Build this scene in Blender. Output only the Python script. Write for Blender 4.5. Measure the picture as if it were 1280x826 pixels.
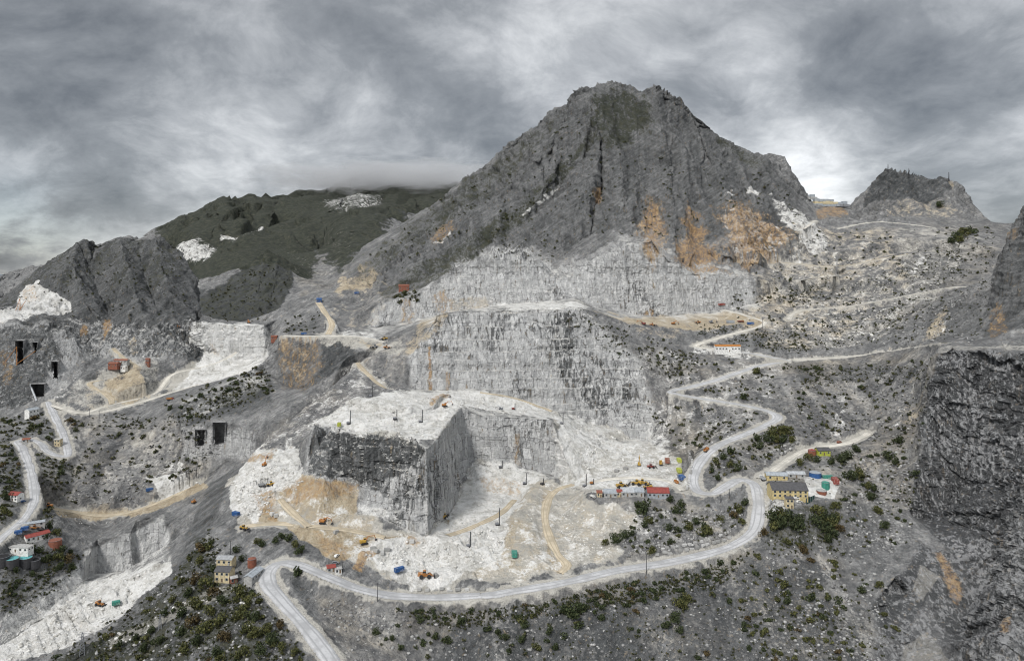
import bpy, bmesh, math, random
import numpy as np
from mathutils import Vector, Matrix
from mathutils.geometry import delaunay_2d_cdt

for _o in list(bpy.data.objects):
    bpy.data.objects.remove(_o)
SC = bpy.context.scene
COL = SC.collection
R = math.radians

# ------------------------------------------------------------------ camera
# survey frame: x right, y away from the drone, z up, drone camera at the origin
F, U0, V0 = 900.0, 640.0, 338.0
cam = bpy.data.cameras.new('camera')
cam.sensor_fit = 'HORIZONTAL'
cam.sensor_width = 36.0
cam.lens = 36.0 * F / 1280.0
cam.shift_y = -(413.0 - V0) / 1280.0
cam.clip_start = 1.0
cam.clip_end = 200000.0
cam_o = bpy.data.objects.new('camera', cam)
cam_o.location = (0, 0, 0)
cam_o.rotation_euler = (R(90), 0, 0)
COL.objects.link(cam_o)
SC.camera = cam_o

# ------------------------------------------------------------------ light
SUN_EL, SUN_AZ = 45.0, -150.0        # azimuth clockwise from +y: over the left shoulder, behind the camera
sun = bpy.data.lights.new('sun', 'SUN')
sun.energy = 1.5
sun.angle = R(10)
sun.color = (1.0, 0.965, 0.92)
sun_o = bpy.data.objects.new('sun', sun)
sdir = Vector((math.sin(R(SUN_AZ)) * math.cos(R(SUN_EL)), math.cos(R(SUN_AZ)) * math.cos(R(SUN_EL)), math.sin(R(SUN_EL))))
sun_o.rotation_euler = sdir.to_track_quat('Z', 'Y').to_euler()
sun_o.location = sdir * 500
COL.objects.link(sun_o)

SC.view_settings.view_transform = 'Standard'
SC.view_settings.look = 'None'
SC.view_settings.gamma = 1.0
SC.view_settings.use_curve_mapping = False
SC.view_settings.exposure = 0.92
SC.render.engine = 'CYCLES'
SC.cycles.max_bounces = 4
SC.cycles.diffuse_bounces = 2
SC.cycles.glossy_bounces = 2
SC.cycles.volume_bounces = 1
SC.cycles.filter_width = 1.1
SC.cycles.use_adaptive_sampling = True
SC.cycles.adaptive_threshold = 0.02
SC.cycles.use_denoising = True
SC.cycles.denoiser = 'OPENIMAGEDENOISE'
SC.cycles.denoising_input_passes = 'RGB_ALBEDO_NORMAL'
SC.cycles.denoising_prefilter = 'ACCURATE'


class NT:
    """tiny helper to write node trees"""
    def __init__(self, tree):
        self.t = tree
        self.n = tree.nodes
        self.l = tree.links
        self.n.clear()

    def add(self, typ, **kw):
        nd = self.n.new(typ)
        for k, v in kw.items():
            setattr(nd, k, v)
        return nd

    def put(self, sock, v):
        if v is None:
            return
        if isinstance(v, bpy.types.NodeSocket):
            self.l.new(v, sock)
        elif isinstance(v, (tuple, list)) and len(v) == 3 and sock.type == 'RGBA':
            sock.default_value = (*v, 1)
        else:
            sock.default_value = v

    def math(self, op, a, b=None, c=None, clamp=False):
        nd = self.add('ShaderNodeMath', operation=op, use_clamp=clamp)
        for i, v in enumerate((a, b, c)):
            self.put(nd.inputs[i], v)
        return nd.outputs[0]

    def vmath(self, op, a, b=None):
        nd = self.add('ShaderNodeVectorMath', operation=op)
        self.put(nd.inputs[0], a)
        if b is not None:
            self.put(nd.inputs[1], b)
        return nd.outputs['Value'] if op in ('DOT_PRODUCT', 'LENGTH') else nd.outputs[0]

    def noise(self, vec, scale, detail=4, rough=0.55, dist=0.0, typ='FBM'):
        nd = self.add('ShaderNodeTexNoise', noise_type=typ)
        self.put(nd.inputs['Vector'], vec)
        nd.inputs['Scale'].default_value = scale
        nd.inputs['Detail'].default_value = detail
        nd.inputs['Roughness'].default_value = rough
        nd.inputs['Distortion'].default_value = dist
        return nd.outputs['Fac']

    def step(self, v, lo, hi, a=0.0, b=1.0):
        nd = self.add('ShaderNodeMapRange', interpolation_type='SMOOTHSTEP')
        self.put(nd.inputs['Value'], v)
        for nm, q in (('From Min', lo), ('From Max', hi), ('To Min', a), ('To Max', b)):
            self.put(nd.inputs[nm], q)
        return nd.outputs[0]

    def mix(self, f, a, b, typ='RGBA', blend='MIX'):
        nd = self.add('ShaderNodeMix', data_type=typ)
        if typ == 'RGBA':
            nd.blend_type = blend
            self.put(nd.inputs[0], f); self.put(nd.inputs[6], a); self.put(nd.inputs[7], b)
            return nd.outputs[2]
        self.put(nd.inputs[0], f); self.put(nd.inputs[2], a); self.put(nd.inputs[3], b)
        return nd.outputs[0]

    def ramp(self, f, stops):
        nd = self.add('ShaderNodeValToRGB')
        cr = nd.color_ramp
        while len(cr.elements) < len(stops):
            cr.elements.new(0.5)
        for e, (p, c) in zip(cr.elements, stops):
            e.position = p
            e.color = (c, c, c, 1) if isinstance(c, (int, float)) else (*c, 1)
        self.put(nd.inputs[0], f)
        return nd.outputs[0]

    def scalev(self, vec, s):
        nd = self.add('ShaderNodeVectorMath', operation='MULTIPLY')
        self.put(nd.inputs[0], vec)
        nd.inputs[1].default_value = s
        return nd.outputs[0]


# ------------------------------------------------------------------ sky: Nishita behind a broken overcast
world = bpy.data.worlds.new('World')
SC.world = world
world.use_nodes = True
w = NT(world.node_tree)
sky = w.add('ShaderNodeTexSky', sky_type='NISHITA', sun_disc=False, sun_elevation=R(SUN_EL), sun_rotation=R(SUN_AZ % 360))
sky.altitude = 900
sky.air_density = 1.0
sky.dust_density = 1.0
tc = w.add('ShaderNodeTexCoord')
D = tc.outputs['Generated']
sep = w.add('ShaderNodeSeparateXYZ')
w.l.new(D, sep.inputs[0])
zz = w.math('ADD', w.math('MAXIMUM', sep.outputs[2], -0.02), 0.42)
comb = w.add('ShaderNodeCombineXYZ')
w.put(comb.inputs[0], w.math('DIVIDE', sep.outputs[0], zz))
w.put(comb.inputs[1], w.math('DIVIDE', sep.outputs[1], zz))
w.put(comb.inputs[2], 3.7)
P_ = comb.outputs[0]
wn = w.add('ShaderNodeTexNoise'); w.l.new(P_, wn.inputs['Vector'])
for k_, v_ in (('Scale', 1.5), ('Detail', 3), ('Roughness', 0.5)):
    wn.inputs[k_].default_value = v_
wsc = w.add('ShaderNodeVectorMath', operation='SCALE'); w.l.new(w.vmath('SUBTRACT', wn.outputs['Color'], (0.5, 0.5, 0.5)), wsc.inputs[0]); wsc.inputs['Scale'].default_value = 0.35
PW = w.vmath('ADD', P_, wsc.outputs[0])
n1 = w.noise(PW, 1.5, 3, 0.5)
n2 = w.noise(PW, 3.6, 10, 0.62)
n3 = w.noise(w.vmath('ADD', PW, (5.2, 1.3, 9.0)), 2.6, 4, 0.5)
bil = w.math('ABSOLUTE', w.math('MULTIPLY_ADD', n3, 4.0, -2.0))          # rounded billows with darker creases
dens = w.math('MULTIPLY_ADD', n1, 0.70, w.math('MULTIPLY_ADD', n2, 1.25, w.math('MULTIPLY_ADD', w.math('MINIMUM', bil, 1.0), 0.16, -0.02)))


def skydir(u, v):
    d = Vector(((u - U0) / F, 1.0, -(v - V0) / F))
    return tuple(d.normalized())


def blob(u, v, rad, amp):
    k = 1.0 / (2 * (rad / F) ** 2 * 0.5)
    dt = w.vmath('DOT_PRODUCT', D, skydir(u, v))
    return w.math('MULTIPLY', w.math('EXPONENT', w.math('MULTIPLY', w.math('SUBTRACT', dt, 1.0), k)), amp)


bias = 0.0
for (u, v, rad, amp) in [(60, 170, 120, -0.12), (200, 110, 120, -0.11), (380, 110, 110, -0.09), (0, 40, 160, -0.10), (330, 190, 70, 0.10), (420, 170, 60, 0.12),
                         (90, 240, 90, 0.10), (250, 235, 80, 0.10), (560, 95, 100, -0.02), (600, 165, 45, -0.10), (480, 235, 60, 0.04),
                         (0, 290, 60, -0.10), (1020, 228, 50, 0.42), (900, 95, 100, 0.04), (1010, 130, 100, -0.04), (1110, 90, 120, -0.08), (1270, 60, 110, 0.07),
                         (950, 180, 60, 0.06), (1240, 250, 70, -0.12), (1110, 190, 70, -0.09), (640, 30, 130, -0.04), (1190, 170, 60, 0.02), (1240, 205, 40, 0.10)]:
    b = blob(u, v, rad, amp)
    bias = b if isinstance(bias, float) else w.math('ADD', bias, b)
lum = w.math('ADD', dens, bias)
cl = w.ramp(w.math('MULTIPLY_ADD', lum, 1.3, -0.80), [(0.0, (0.105, 0.113, 0.123)), (0.30, (0.185, 0.195, 0.206)), (0.52, (0.30, 0.31, 0.322)), (0.74, (0.46, 0.47, 0.48)), (1.0, (0.70, 0.71, 0.72))])
# an overcast is brighter towards the zenith
zen = w.step(sep.outputs[2], 0.40, 0.95, 8.6, 13.5)
clz = w.add('ShaderNodeVectorMath', operation='SCALE')
w.l.new(cl, clz.inputs[0])
w.l.new(zen, clz.inputs['Scale'])
# a thin gap in the cloud low over the sea on the left
gap = w.math('MULTIPLY', blob(0, 322, 50, 0.22), w.step(n2, 0.40, 0.60))
cov = w.math('SUBTRACT', 0.95, gap, clamp=True)
final = w.mix(cov, sky.outputs[0], clz.outputs[0])
bg = w.add('ShaderNodeBackground')
bg.inputs['Strength'].default_value = 0.1
w.l.new(final, bg.inputs[0])
wo = w.add('ShaderNodeOutputWorld')
w.l.new(bg.outputs[0], wo.inputs[0])
PX = 2.0
# ------------------------------------------------------------------ terrain: survey points
def W(u, v, d):
    return ((u - U0) / F * d, d, -(v - V0) / F * d)

def proj(p):
    d = p[..., 1]
    return U0 + F * p[..., 0] / d, V0 - F * p[..., 2] / d

# rows: flags | bearing, drop, distance ...   h = sharp edge kept as it is, s = soft, r = the same but distance and height given
LINES = '''
h| 600,743,431 540,746,429 470,741,426 420,724,427 380,706,433 352,700,438 336,712,430 335,728,420 350,748,408 375,775,392 400,805,376 418,830,364 440,870,350 480,960,320
h| 600,743,431 620,741,430 700,728,438 770,712,450 830,703,457 880,692,465 920,680,475 942,662,485 948,640,502 947,615,522 941,602,535 925,597,542 908,606,533 892,617,526 875,617,532 867,606,545 868,590,560 880,570,582 900,555,600 930,543,618 960,530,635 972,522,645 965,515,655 940,508,665 905,502,675 870,497,683 845,492,688 838,488,692 860,484,705 900,473,720 945,458,742 985,450,752
h| 985,450,752 1060,446,755 1130,436,720 1180,428,640 1280,438,560
s| 330,826,362 300,850,350 220,840,372 150,845,385 60,840,392 -60,850,395
s| 440,790,396 520,830,387 600,850,385 700,850,386 800,850,385 900,850,382 1000,850,378
s| 380,735,421 400,760,408 430,800,388
s| 348,722,421 362,745,411
s| 300,760,392 310,800,372
s| 470,960,335 600,980,335 800,980,335 1000,980,325
h| 430,700,446 470,727,437 500,730,437 560,733,436 640,728,440 700,716,449
s| 460,690,455 520,700,462
s| 600,690,470 560,660,505 620,640,530
h| 574,604,586 603,603,587 640,596,592 655,605,586
h| 573,613,579 604,616,577 648,618,575
h| 676,600,586 650,640,522 636,690,466 628,712,452
h| 666,604,584 641,644,522 628,690,468
s| 720,603,590 700,650,522 700,705,457 665,680,475
s| 760,645,512 770,690,466
h| 735,619,529 770,624,525 830,622,526 858,612,537
s| 745,600,570 800,600,558 850,598,566 800,580,612 760,565,630 735,545,672 780,548,676
h| 858,570,620 861,600,570
h| 868,566,626 866,592,566
h| 393,530,550 425,537,530 445,541,520 460,545,509 477,537,527 497,544,512 516,545,509 526,557,485 533,562,483 540,555,493 551,544,512 560,528,556 574,512,607 577,510,614 602,519,617 650,522,618 690,525,616 697,548,608 713,588,592
h| 380,592,543 409,597,541 440,601,516 454,626,499 446,638,495 480,648,488 510,662,482 535,668,480 543,661,491 556,648,513 570,629,543 584,591,600 586,577,608 638,578,609 684,593,607 704,598,595
s| 370,560,575 345,590,540 320,560,575
h| 443,500,630 480,505,612 510,511,600 519,508,612
h| 443,508,628 480,515,610 512,519,598 522,513,608
h| 535,510,622 560,492,668
h| 537,513,622 563,496,668
s| 430,520,590 480,530,570 500,540,530 545,520,590 540,500,645
h| 520,487,703 560,488,704 600,487,706 640,497,706 665,503,706 690,512,705 720,520,707 760,535,705 790,547,690 808,556,680
h| 545,395,738 560,390,741 600,387,745 660,385,748 720,384,752 738,398,751 760,412,748 790,432,742 803,452,730 812,480,712 818,520,690
s| 513,445,715 510,470,705 500,485,700
s| 610,510,660 660,508,680 620,500,690
s| 700,512,690 700,530,640
s| 500,440,720 520,430,733 540,405,742
h| 480,438,735 447,452,722
s| 447,452,722 400,490,662 350,530,612 310,570,570 290,600,545 275,630,522 265,655,500 240,662,486 213,722,436 180,757,420 133,788,405 58,826,392 0,850,388
s| 470,480,680 430,500,640 380,545,585
s| 320,600,525 300,640,490 340,620,510 400,640,485 340,650,485
s| 320,700,445 285,680,460 285,720,430 250,740,415
s| 350,680,455 400,690,450
r| 440,-118,738 395,-140,690 340,-163,640 300,-176,600 280,-186,575 262,-200,548 230,-228,505 205,-244,470 175,-246,450 120,-246,430 40,-246,415 -60,-246,410
h| 74,754,519 90,764,509 106,774,497 128,796,474
h| 73,760,518 89,771,508 104,781,496 126,802,473
s| 186,704,602 150,716,575 112,758,515 40,805,475 120,735,560 -40,830,452
h| 170,704,604 186,699,608 205,697,612
h| 170,650,614 188,645,618 210,655,614
h| 104,727,561 120,716,588 165,714,594
h| 106,702,566 122,674,596 164,668,603
h| 104,728,558 66,768,512 0,806,474 -60,835,452
h| 100,704,566 59,734,530 0,778,486 -60,810,462
s| 50,634,640 90,638,645 130,645,650 175,636,655 215,620,668 255,604,682
s| 60,655,625 120,660,640 150,660,640
s| 0,672,540 30,648,570 43,622,600 39,590,640 28,560,683 22,550,693 35,548,698 52,552,692 60,566,688 84,571,688 80,545,720 66,515,760 60,502,775
s| 0,690,536 40,690,545 70,680,555 60,712,545 0,715,520 -50,690,520
s| 0,740,505 50,725,535
s| -20,600,600 0,570,640 10,620,590
s| 105,517,762 140,512,775 190,498,800 250,480,832 320,462,850 340,448,850
s| 64,500,780 100,500,780
s| 125,480,810 165,450,835 180,470,820 150,470,820 205,465,850
s| 150,555,722 220,590,695 180,605,682 120,590,690 100,610,670
h| 230,505,742 262,490,752 296,474,765 330,452,785
h| 226,524,728 262,512,735 296,498,742 330,480,752
h| 228,538,695 262,528,692 290,528,690 312,540,680
h| 228,570,690 262,572,688 290,575,685 318,572,664
h| 355,418,805 400,420,798 440,418,790
s| 450,425,780 470,432,765 430,445,735
h| 340,470,780 365,488,770 395,478,745 412,465,736
s| 330,500,715 370,500,690 345,520,665
h| 245,402,914 270,405,910 328,408,906 345,400,930
h| 250,396,960 300,402,955 335,402,940
h| 232,425,915 255,440,899 300,450,893 330,447,892
s| 200,478,842 240,462,868 300,455,880
s| 345,385,950 365,372,960 400,368,950 425,400,880
s| 345,425,880
h| -80,405,820 0,402,832 60,403,842 90,410,850
h| -80,525,756 0,522,758 38,502,778 75,480,800
h| 92,400,905 130,408,900 170,412,902 205,410,905 236,400,930
h| 96,442,862 130,446,862 165,448,862 200,446,868 232,436,885
s| 110,462,828
s| 30,380,930 55,352,965 80,375,940 20,390,880 70,395,870
h| -120,470,1050 -60,410,1020 0,377,990 50,335,1005 105,298,1020 113,300,1024 122,306,1032 150,297,1040 175,300,1045 205,298,1052 228,318,1052 238,335,1040 247,350,1020 247,390,975 244,405,945
h| 116,306,1026 112,335,1000 122,365,970 138,396,932
h| 96,303,1015 92,330,975 100,365,930 112,385,915
h| 150,298,1035 158,335,968 172,370,930 178,395,912
h| 165,300,1040 178,340,1000 195,385,945
h| 195,300,1045 205,345,975 215,385,945
r| -60,-100,1250 50,-110,1250 105,-80,1300 150,-80,1300 205,-80,1250 245,-90,1120 250,-100,1000
h| 250,378,1330 272,361,1400 299,343,1455 318,324,1500 334,312,1525 348,320,1515 362,334,1490 372,352,1420 388,380,1260
h| 334,312,1525 326,345,1420 322,375,1290 326,400,1130
h| 348,320,1515 345,350,1400 338,380,1270
h| 299,343,1455 296,370,1340 290,395,1200
h| 318,324,1500 309,355,1400 306,385,1250
s| 260,404,1180 290,402,1150 330,404,1100 345,395,1050
s| 310,370,1300 280,380,1280 340,360,1350 325,350,1400
s| 250,345,1900 300,325,2000 350,345,1650 380,335,1650 430,300,1850 440,295,1900
s| 370,320,1900 400,345,1550 400,370,1250 420,380,1150
h| 215,296,2800 240,285,2900 265,270,3000 282,266,3000 300,268,3050 350,261,3200 400,248,3400 440,244,3500 500,240,3500 545,243,3500 620,243,3500 700,250,3500
h| 282,266,3000 290,290,2600 300,318,2150
h| 240,300,2650 250,330,2150
h| 330,275,2900 318,295,2600 290,322,2200
h| 400,249,3390 385,270,2900 372,295,2450 360,312,2150
h| 350,262,3190 345,290,2700 330,308,2350
h| 440,255,3300 430,275,2800 440,292,2350
h| 500,245,3450 480,265,2900 462,285,2400
h| 470,255,3250 452,280,2600 430,297,2250
h| 545,250,3400 510,270,2800 480,290,2300
h| 765,102,1250 790,107,1245 803,113,1240 820,107,1235 850,125,1230 868,145,1230 890,160,1240 905,172,1250 925,183,1260 943,193,1270 960,192,1270 980,196,1265 990,220,1250 1000,243,1235 1012,258,1230
h| 765,102,1250 745,106,1255 739,113,1262 734,121,1270 729,110,1285 722,111,1288 717,120,1290 713,129,1294 704,134,1300 696,137,1303 688,139,1305 684,151,1308 668,163,1310 655,171,1310 644,176,1312 637,177,1312 633,189,1308 622,193,1305 610,205,1300 585,220,1290 560,240,1280 540,255,1270 500,280,1240 455,308,1190 432,335,1140 415,365,1080
r| 765,180,1420 890,120,1400 980,60,1400 700,90,1450 600,40,1450 500,0,1420 430,-50,1300 1010,40,1350
h| 765,102,1250 752,125,1215 747,160,1165 750,197,1105 738,230,1062 715,262,1030 695,295,995 688,335,962
h| 740,150,1205 728,205,1150 692,247,1105 655,278,1065 620,302,1040 570,338,1000 520,352,975 475,368,955
h| 745,112,1240 710,140,1205 675,190,1165 640,232,1125 600,265,1100 560,292,1075 520,320,1045 470,355,990 455,385,950
h| 730,125,1275 705,165,1245 668,205,1215 630,240,1185 585,268,1155 545,290,1130 500,315,1090 450,350,1030
s| 700,200,1150 680,235,1100 650,250,1100 620,280,1065
h| 820,107,1235 828,150,1170 838,200,1110 842,245,1050 845,290,1000
h| 850,150,1215 866,200,1140 872,250,1075 868,300,1015
h| 795,130,1225 800,180,1165 796,230,1105 805,275,1050 812,300,1005
h| 775,150,1195 770,200,1118 772,245,1065 765,290,1005
h| 752,215,1110 745,255,1070 738,295,1010
h| 890,160,1240 893,200,1160 903,235,1105 912,265,1065 915,300,1020
h| 915,180,1258 922,220,1180 935,255,1125 950,290,1075
s| 960,262,1110 985,285,1080 1010,305,1060
s| 960,210,1220 985,245,1180 970,230,1190
h| 475,375,872 520,370,882 545,350,893 565,335,900 600,325,903 650,310,906 670,320,903 690,345,899 715,348,899 740,330,903 780,308,908 815,300,914 845,330,909 870,342,917 910,345,927 945,350,936
h| 440,414,845 470,410,860 510,402,870 560,390,880 620,382,882 700,375,882 720,372,884 740,383,884 780,392,884 830,396,888 880,390,905 920,384,915 950,376,925
h| 730,386,790 745,396,785 786,404,800 840,410,815 900,412,835 952,404,850
s| 800,398,850 860,401,855
s| 900,290,1030 935,330,985 960,300,1030 880,320,985
s| 860,438,780 905,430,795 935,441,770 960,430,790
s| 780,420,775 830,430,775
h| 935,441,771 900,438,775 872,433,782
h| 935,446,766 898,443,770 868,438,778
s| 800,480,722 860,460,738 840,470,730 830,545,668 850,520,675
s| 900,530,640 860,550,620 920,520,655
s| 905,580,565 930,570,575 900,595,548
s| 955,405,850 935,395,875 905,386,905
s| 945,378,925 985,350,960 960,335,985 920,331,990
s| 985,400,862 1020,420,820 1050,430,800
s| 1000,388,892 1060,383,870 1130,370,845 1195,358,815 1240,362,780 1290,374,735
h| 1000,349,955 1060,350,935 1130,352,890 1190,354,845
h| 1000,360,950 1060,364,930 1130,365,882 1185,359,836
h| 1040,316,1032 1100,306,1016 1150,299,1004 1192,298,995
h| 1040,327,1025 1100,319,1009 1150,313,996 1190,312,986
s| 920,331,990 975,328,1010 1045,333,1000 1135,317,970
s| 1040,300,1080 1020,272,1150 1060,280,1140 1090,265,1170 1140,275,1130
s| 1200,300,1010 1180,330,950 1220,330,920 1240,345,850
s| 1010,258,1260 1015,246,1290 1040,246,1300 1055,252,1310 1065,258,1320
h| 1065,258,1280 1075,248,1270 1085,236,1265 1100,222,1260 1112,214,1255 1130,216,1252 1150,222,1245 1165,227,1240 1180,225,1235 1195,228,1230 1203,238,1225 1209,262,1210 1216,272,1195
h| 1068,272,1215 1085,262,1208 1110,247,1205 1150,246,1200 1180,252,1195 1195,262,1190 1207,267,1190
s| 1085,280,1180 1120,262,1180 1160,266,1170 1195,275,1160
s| 1216,272,1195 1235,274,1180 1262,276,1150
s| 1310,215,700 1280,255,705 1268,280,712 1258,300,718 1245,325,725 1240,345,725 1238,365,715 1232,395,690 1225,415,665
s| 1300,300,660 1290,350,650 1285,390,630
r| 1280,-10,880 1320,0,850
r| 1060,60,1500 1120,60,1450 1200,40,1400 1270,20,1350
h| 1170,442,594 1176,452,588 1183,446,584 1190,434,580 1200,442,574 1210,438,569 1220,447,564 1232,434,561 1246,444,553 1258,436,548 1272,443,542 1292,440,534
h| 1170,475,580 1158,520,560 1148,580,532 1138,640,512 1152,652,512 1200,640,522 1250,600,505 1290,560,492
s| 1140,480,640 1148,520,600 1140,560,568
s| 1050,430,800 1090,425,790
s| 1040,480,692 1100,470,690 1080,540,615 1020,500,665 985,500,680
s| 990,570,590 1015,563,592 1035,561,598 1060,555,605 1085,540,618
s| 950,595,545 970,580,570
s| 960,622,508 1000,630,500 1020,640,500
s| 1000,600,532 1035,605,524 1048,612,518 1045,620,512
s| 965,640,488 1000,645,484 1045,640,500
s| 1060,600,545 1100,600,545 1110,560,580
s| 960,690,465 1000,690,462 1050,700,462 1100,690,465 1090,650,500
s| 1000,750,428 950,740,438 1060,760,425 880,740,440
h| 1090,760,425 1120,720,440 1150,690,458 1175,725,438 1205,760,420 1235,800,400
h| 1100,790,410 1130,745,432 1152,728,436 1172,755,420 1195,790,403
s| 1150,790,408 1130,830,392 1170,830,385
s| 1110,670,480 1150,665,478 1200,665,470 1200,700,448 1240,650,462 1245,700,440
h| 1262,600,430 1258,700,392 1245,790,365 1235,850,350
h| 1275,590,420 1270,700,385 1262,800,355 1255,860,340
s| 1300,590,412 1310,700,380 1310,800,350
s| 1260,620,462 1250,720,432
s| 1220,860,362 1100,860,372
'''
OUTER = [(-1500, 300, -245), (-900, 380, -250), (-900, 800, -220), (-1500, 1200, -200), (-2600, 1600, -500), (-4200, 3000, -560),
         (-3500, 4500, -560), (-2200, 3000, -300), (0, 4500, 100), (2500, 4500, -100), (3500, 2500, -250), (1700, 1500, -100), (1300, 900, 20),
         (900, 700, 60), (800, 450, -60), (600, 330, -150), (500, 150, -200), (200, 200, -235), (0, 180, -240), (-300, 200, -240), (-700, 250, -245),
         (-1000, 2200, -300), (-1200, 1400, -180), (-1100, 1000, -60), (900, 2200, -50), (0, 2500, -60), (-500, 1900, -40)]

pts, hard_in, edges_in, zs = [], [], [], []
key = {}


def addp(x, y, z):
    k = (round(x, 2), round(y, 2))
    if k not in key:
        key[k] = len(pts)
        pts.append((x, y)); zs.append(z)
    return key[k]


for ln in LINES.strip().splitlines():
    fl, body = ln.split('|')
    prev = None
    for t in body.split():
        a, b, d = (float(q) for q in t.split(','))
        p = ((a - U0) / F * d, d, b) if fl == 'r' else W(a, b, d)
        i = addp(*p)
        if prev is not None and prev != i:
            edges_in.append((prev, i)); hard_in.append(fl == 'h')
        prev = i
for p in OUTER:
    addp(*p)

co, ed, fa, ov, oe, of_ = delaunay_2d_cdt([Vector(p) for p in pts], edges_in, [], 0, 1e-3)
V = np.zeros((len(co), 3))
for i, c in enumerate(co):
    V[i, :2] = c
    if ov[i]:
        V[i, 2] = zs[ov[i][0]]
    else:                                   # two surveyed lines cross: take the height along the first one
        best = (1e9, 0)
        for a, b in edges_in:
            A, B = Vector(pts[a]), Vector(pts[b])
            t = max(0, min(1, (c - A).dot(B - A) / max((B - A).length_squared, 1e-9)))
            dd = (A + (B - A) * t - c).length
            if dd < best[0]:
                best = (dd, zs[a] * (1 - t) + zs[b] * t)
        V[i, 2] = best[1]
        print('crossing at', tuple(round(q, 1) for q in proj(V[i])), 'd', round(V[i, 1], 1))
T = np.array([f if len(f) == 3 else f[:3] for f in fa], dtype=np.int64)
hk = []
for e, orig in zip(ed, oe):
    if any(hard_in[o] for o in orig):
        hk.append((min(e), max(e)))
BIG = 1 << 24
HARD = np.unique(np.array([a * BIG + b for a, b in hk], dtype=np.int64))


def sstep(x, a, b):
    t = np.clip((x - a) / (b - a), 0, 1)
    return t * t * (3 - 2 * t)


def vnormals(V, T):
    n = np.cross(V[T[:, 1]] - V[T[:, 0]], V[T[:, 2]] - V[T[:, 0]])
    N = np.zeros_like(V)
    for k in range(3):
        for c in range(3):
            N[:, c] += np.bincount(T[:, k], n[:, c], minlength=len(V))
    N /= np.maximum(np.linalg.norm(N, axis=1, keepdims=True), 1e-9)
    N[N[:, 2] < 0] *= -1
    return N


# ------------------------------------------------------------------ refinement
def refine(V, T, HARD, px, world_max=None, rounds=14):
    for it in range(rounds):
        e = np.concatenate([T[:, [0, 1]], T[:, [1, 2]], T[:, [2, 0]]])
        e.sort(axis=1)
        k = e[:, 0] * BIG + e[:, 1]
        uk, inv = np.unique(k, return_inverse=True)
        a, b = uk // BIG, uk % BIG
        A, B = V[a], V[b]
        L3 = np.linalg.norm(A - B, axis=1)
        d = np.maximum(0.5 * (A[:, 1] + B[:, 1]), 120.0)
        x, z = 0.5 * (A[:, 0] + B[:, 0]) / d, 0.5 * (A[:, 2] + B[:, 2]) / d
        out = np.maximum(np.maximum(np.abs(x) - 0.74, (-0.57 - z)), 0) + np.maximum(z - 0.4, 0)
        tol = px * (1 + 40 * out) * (1 + sstep(d, 1400, 1900) * 0.8)
        L = F * 0.8 * L3 / d
        # foreshortened edges need fewer cuts, but never become very long
        dx = F * .8 * (A[:, 0] / np.maximum(A[:, 1], 120) - B[:, 0] / np.maximum(B[:, 1], 120))
        dz = F * .8 * (A[:, 2] / np.maximum(A[:, 1], 120) - B[:, 2] / np.maximum(B[:, 1], 120))
        Lp = np.maximum(np.hypot(dx, dz), L * 0.42)
        nn = vnormals(V, T)
        away = (nn * V).sum(1) > 0.06 * np.linalg.norm(V, axis=1)      # slopes that face away from the valley
        tol = tol * np.where(away[a] & away[b], 3.0, 1.0)
        mark = Lp > tol
        if not mark.any():
            break
        n = len(T)
        lab = np.stack([inv[:n], inv[n:2 * n], inv[2 * n:]], axis=1)
        score = Lp[lab]
        longest = lab[np.arange(n), score.argmax(axis=1)]
        for _ in range(30):
            need = mark[lab].any(axis=1)
            new = need & ~mark[longest]
            if not new.any():
                break
            mark[longest[new]] = True
        mid = np.full(len(uk), -1, dtype=np.int64)
        idx = np.nonzero(mark)[0]
        mid[idx] = len(V) + np.arange(len(idx))
        V = np.concatenate([V, 0.5 * (V[a[idx]] + V[b[idx]])])
        hm = np.isin(uk, HARD) & mark
        hi = np.nonzero(hm)[0]
        nh = np.concatenate([np.sort(np.stack([a[hi], mid[hi]], 1), 1), np.sort(np.stack([mid[hi], b[hi]], 1), 1)])
        HARD = np.unique(np.concatenate([HARD, nh[:, 0] * BIG + nh[:, 1]]))
        # rotate so that the longest edge is edge 0 (0-1)
        am = score.argmax(axis=1)
        r = np.arange(n)
        t0, t1, t2 = T[r, am], T[r, (am + 1) % 3], T[r, (am + 2) % 3]
        m0, m1, m2 = mid[lab[r, am]], mid[lab[r, (am + 1) % 3]], mid[lab[r, (am + 2) % 3]]
        res = [np.stack([t0, t1, t2], 1)[m0 < 0]]
        c = (m0 >= 0) & (m1 < 0) & (m2 < 0)
        res += [np.stack([t0, m0, t2], 1)[c], np.stack([m0, t1, t2], 1)[c]]
        c = (m0 >= 0) & (m1 >= 0) & (m2 < 0)
        res += [np.stack([t0, m0, t2], 1)[c], np.stack([m0, t1, m1], 1)[c], np.stack([m0, m1, t2], 1)[c]]
        c = (m0 >= 0) & (m1 < 0) & (m2 >= 0)
        res += [np.stack([m0, t1, t2], 1)[c], np.stack([t0, m0, m2], 1)[c], np.stack([m0, t2, m2], 1)[c]]
        c = (m0 >= 0) & (m1 >= 0) & (m2 >= 0)
        res += [np.stack([t0, m0, m2], 1)[c], np.stack([m0, t1, m1], 1)[c], np.stack([m0, m1, t2], 1)[c], np.stack([m0, t2, m2], 1)[c]]
        T = np.concatenate(res)
    return V, T, HARD


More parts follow.
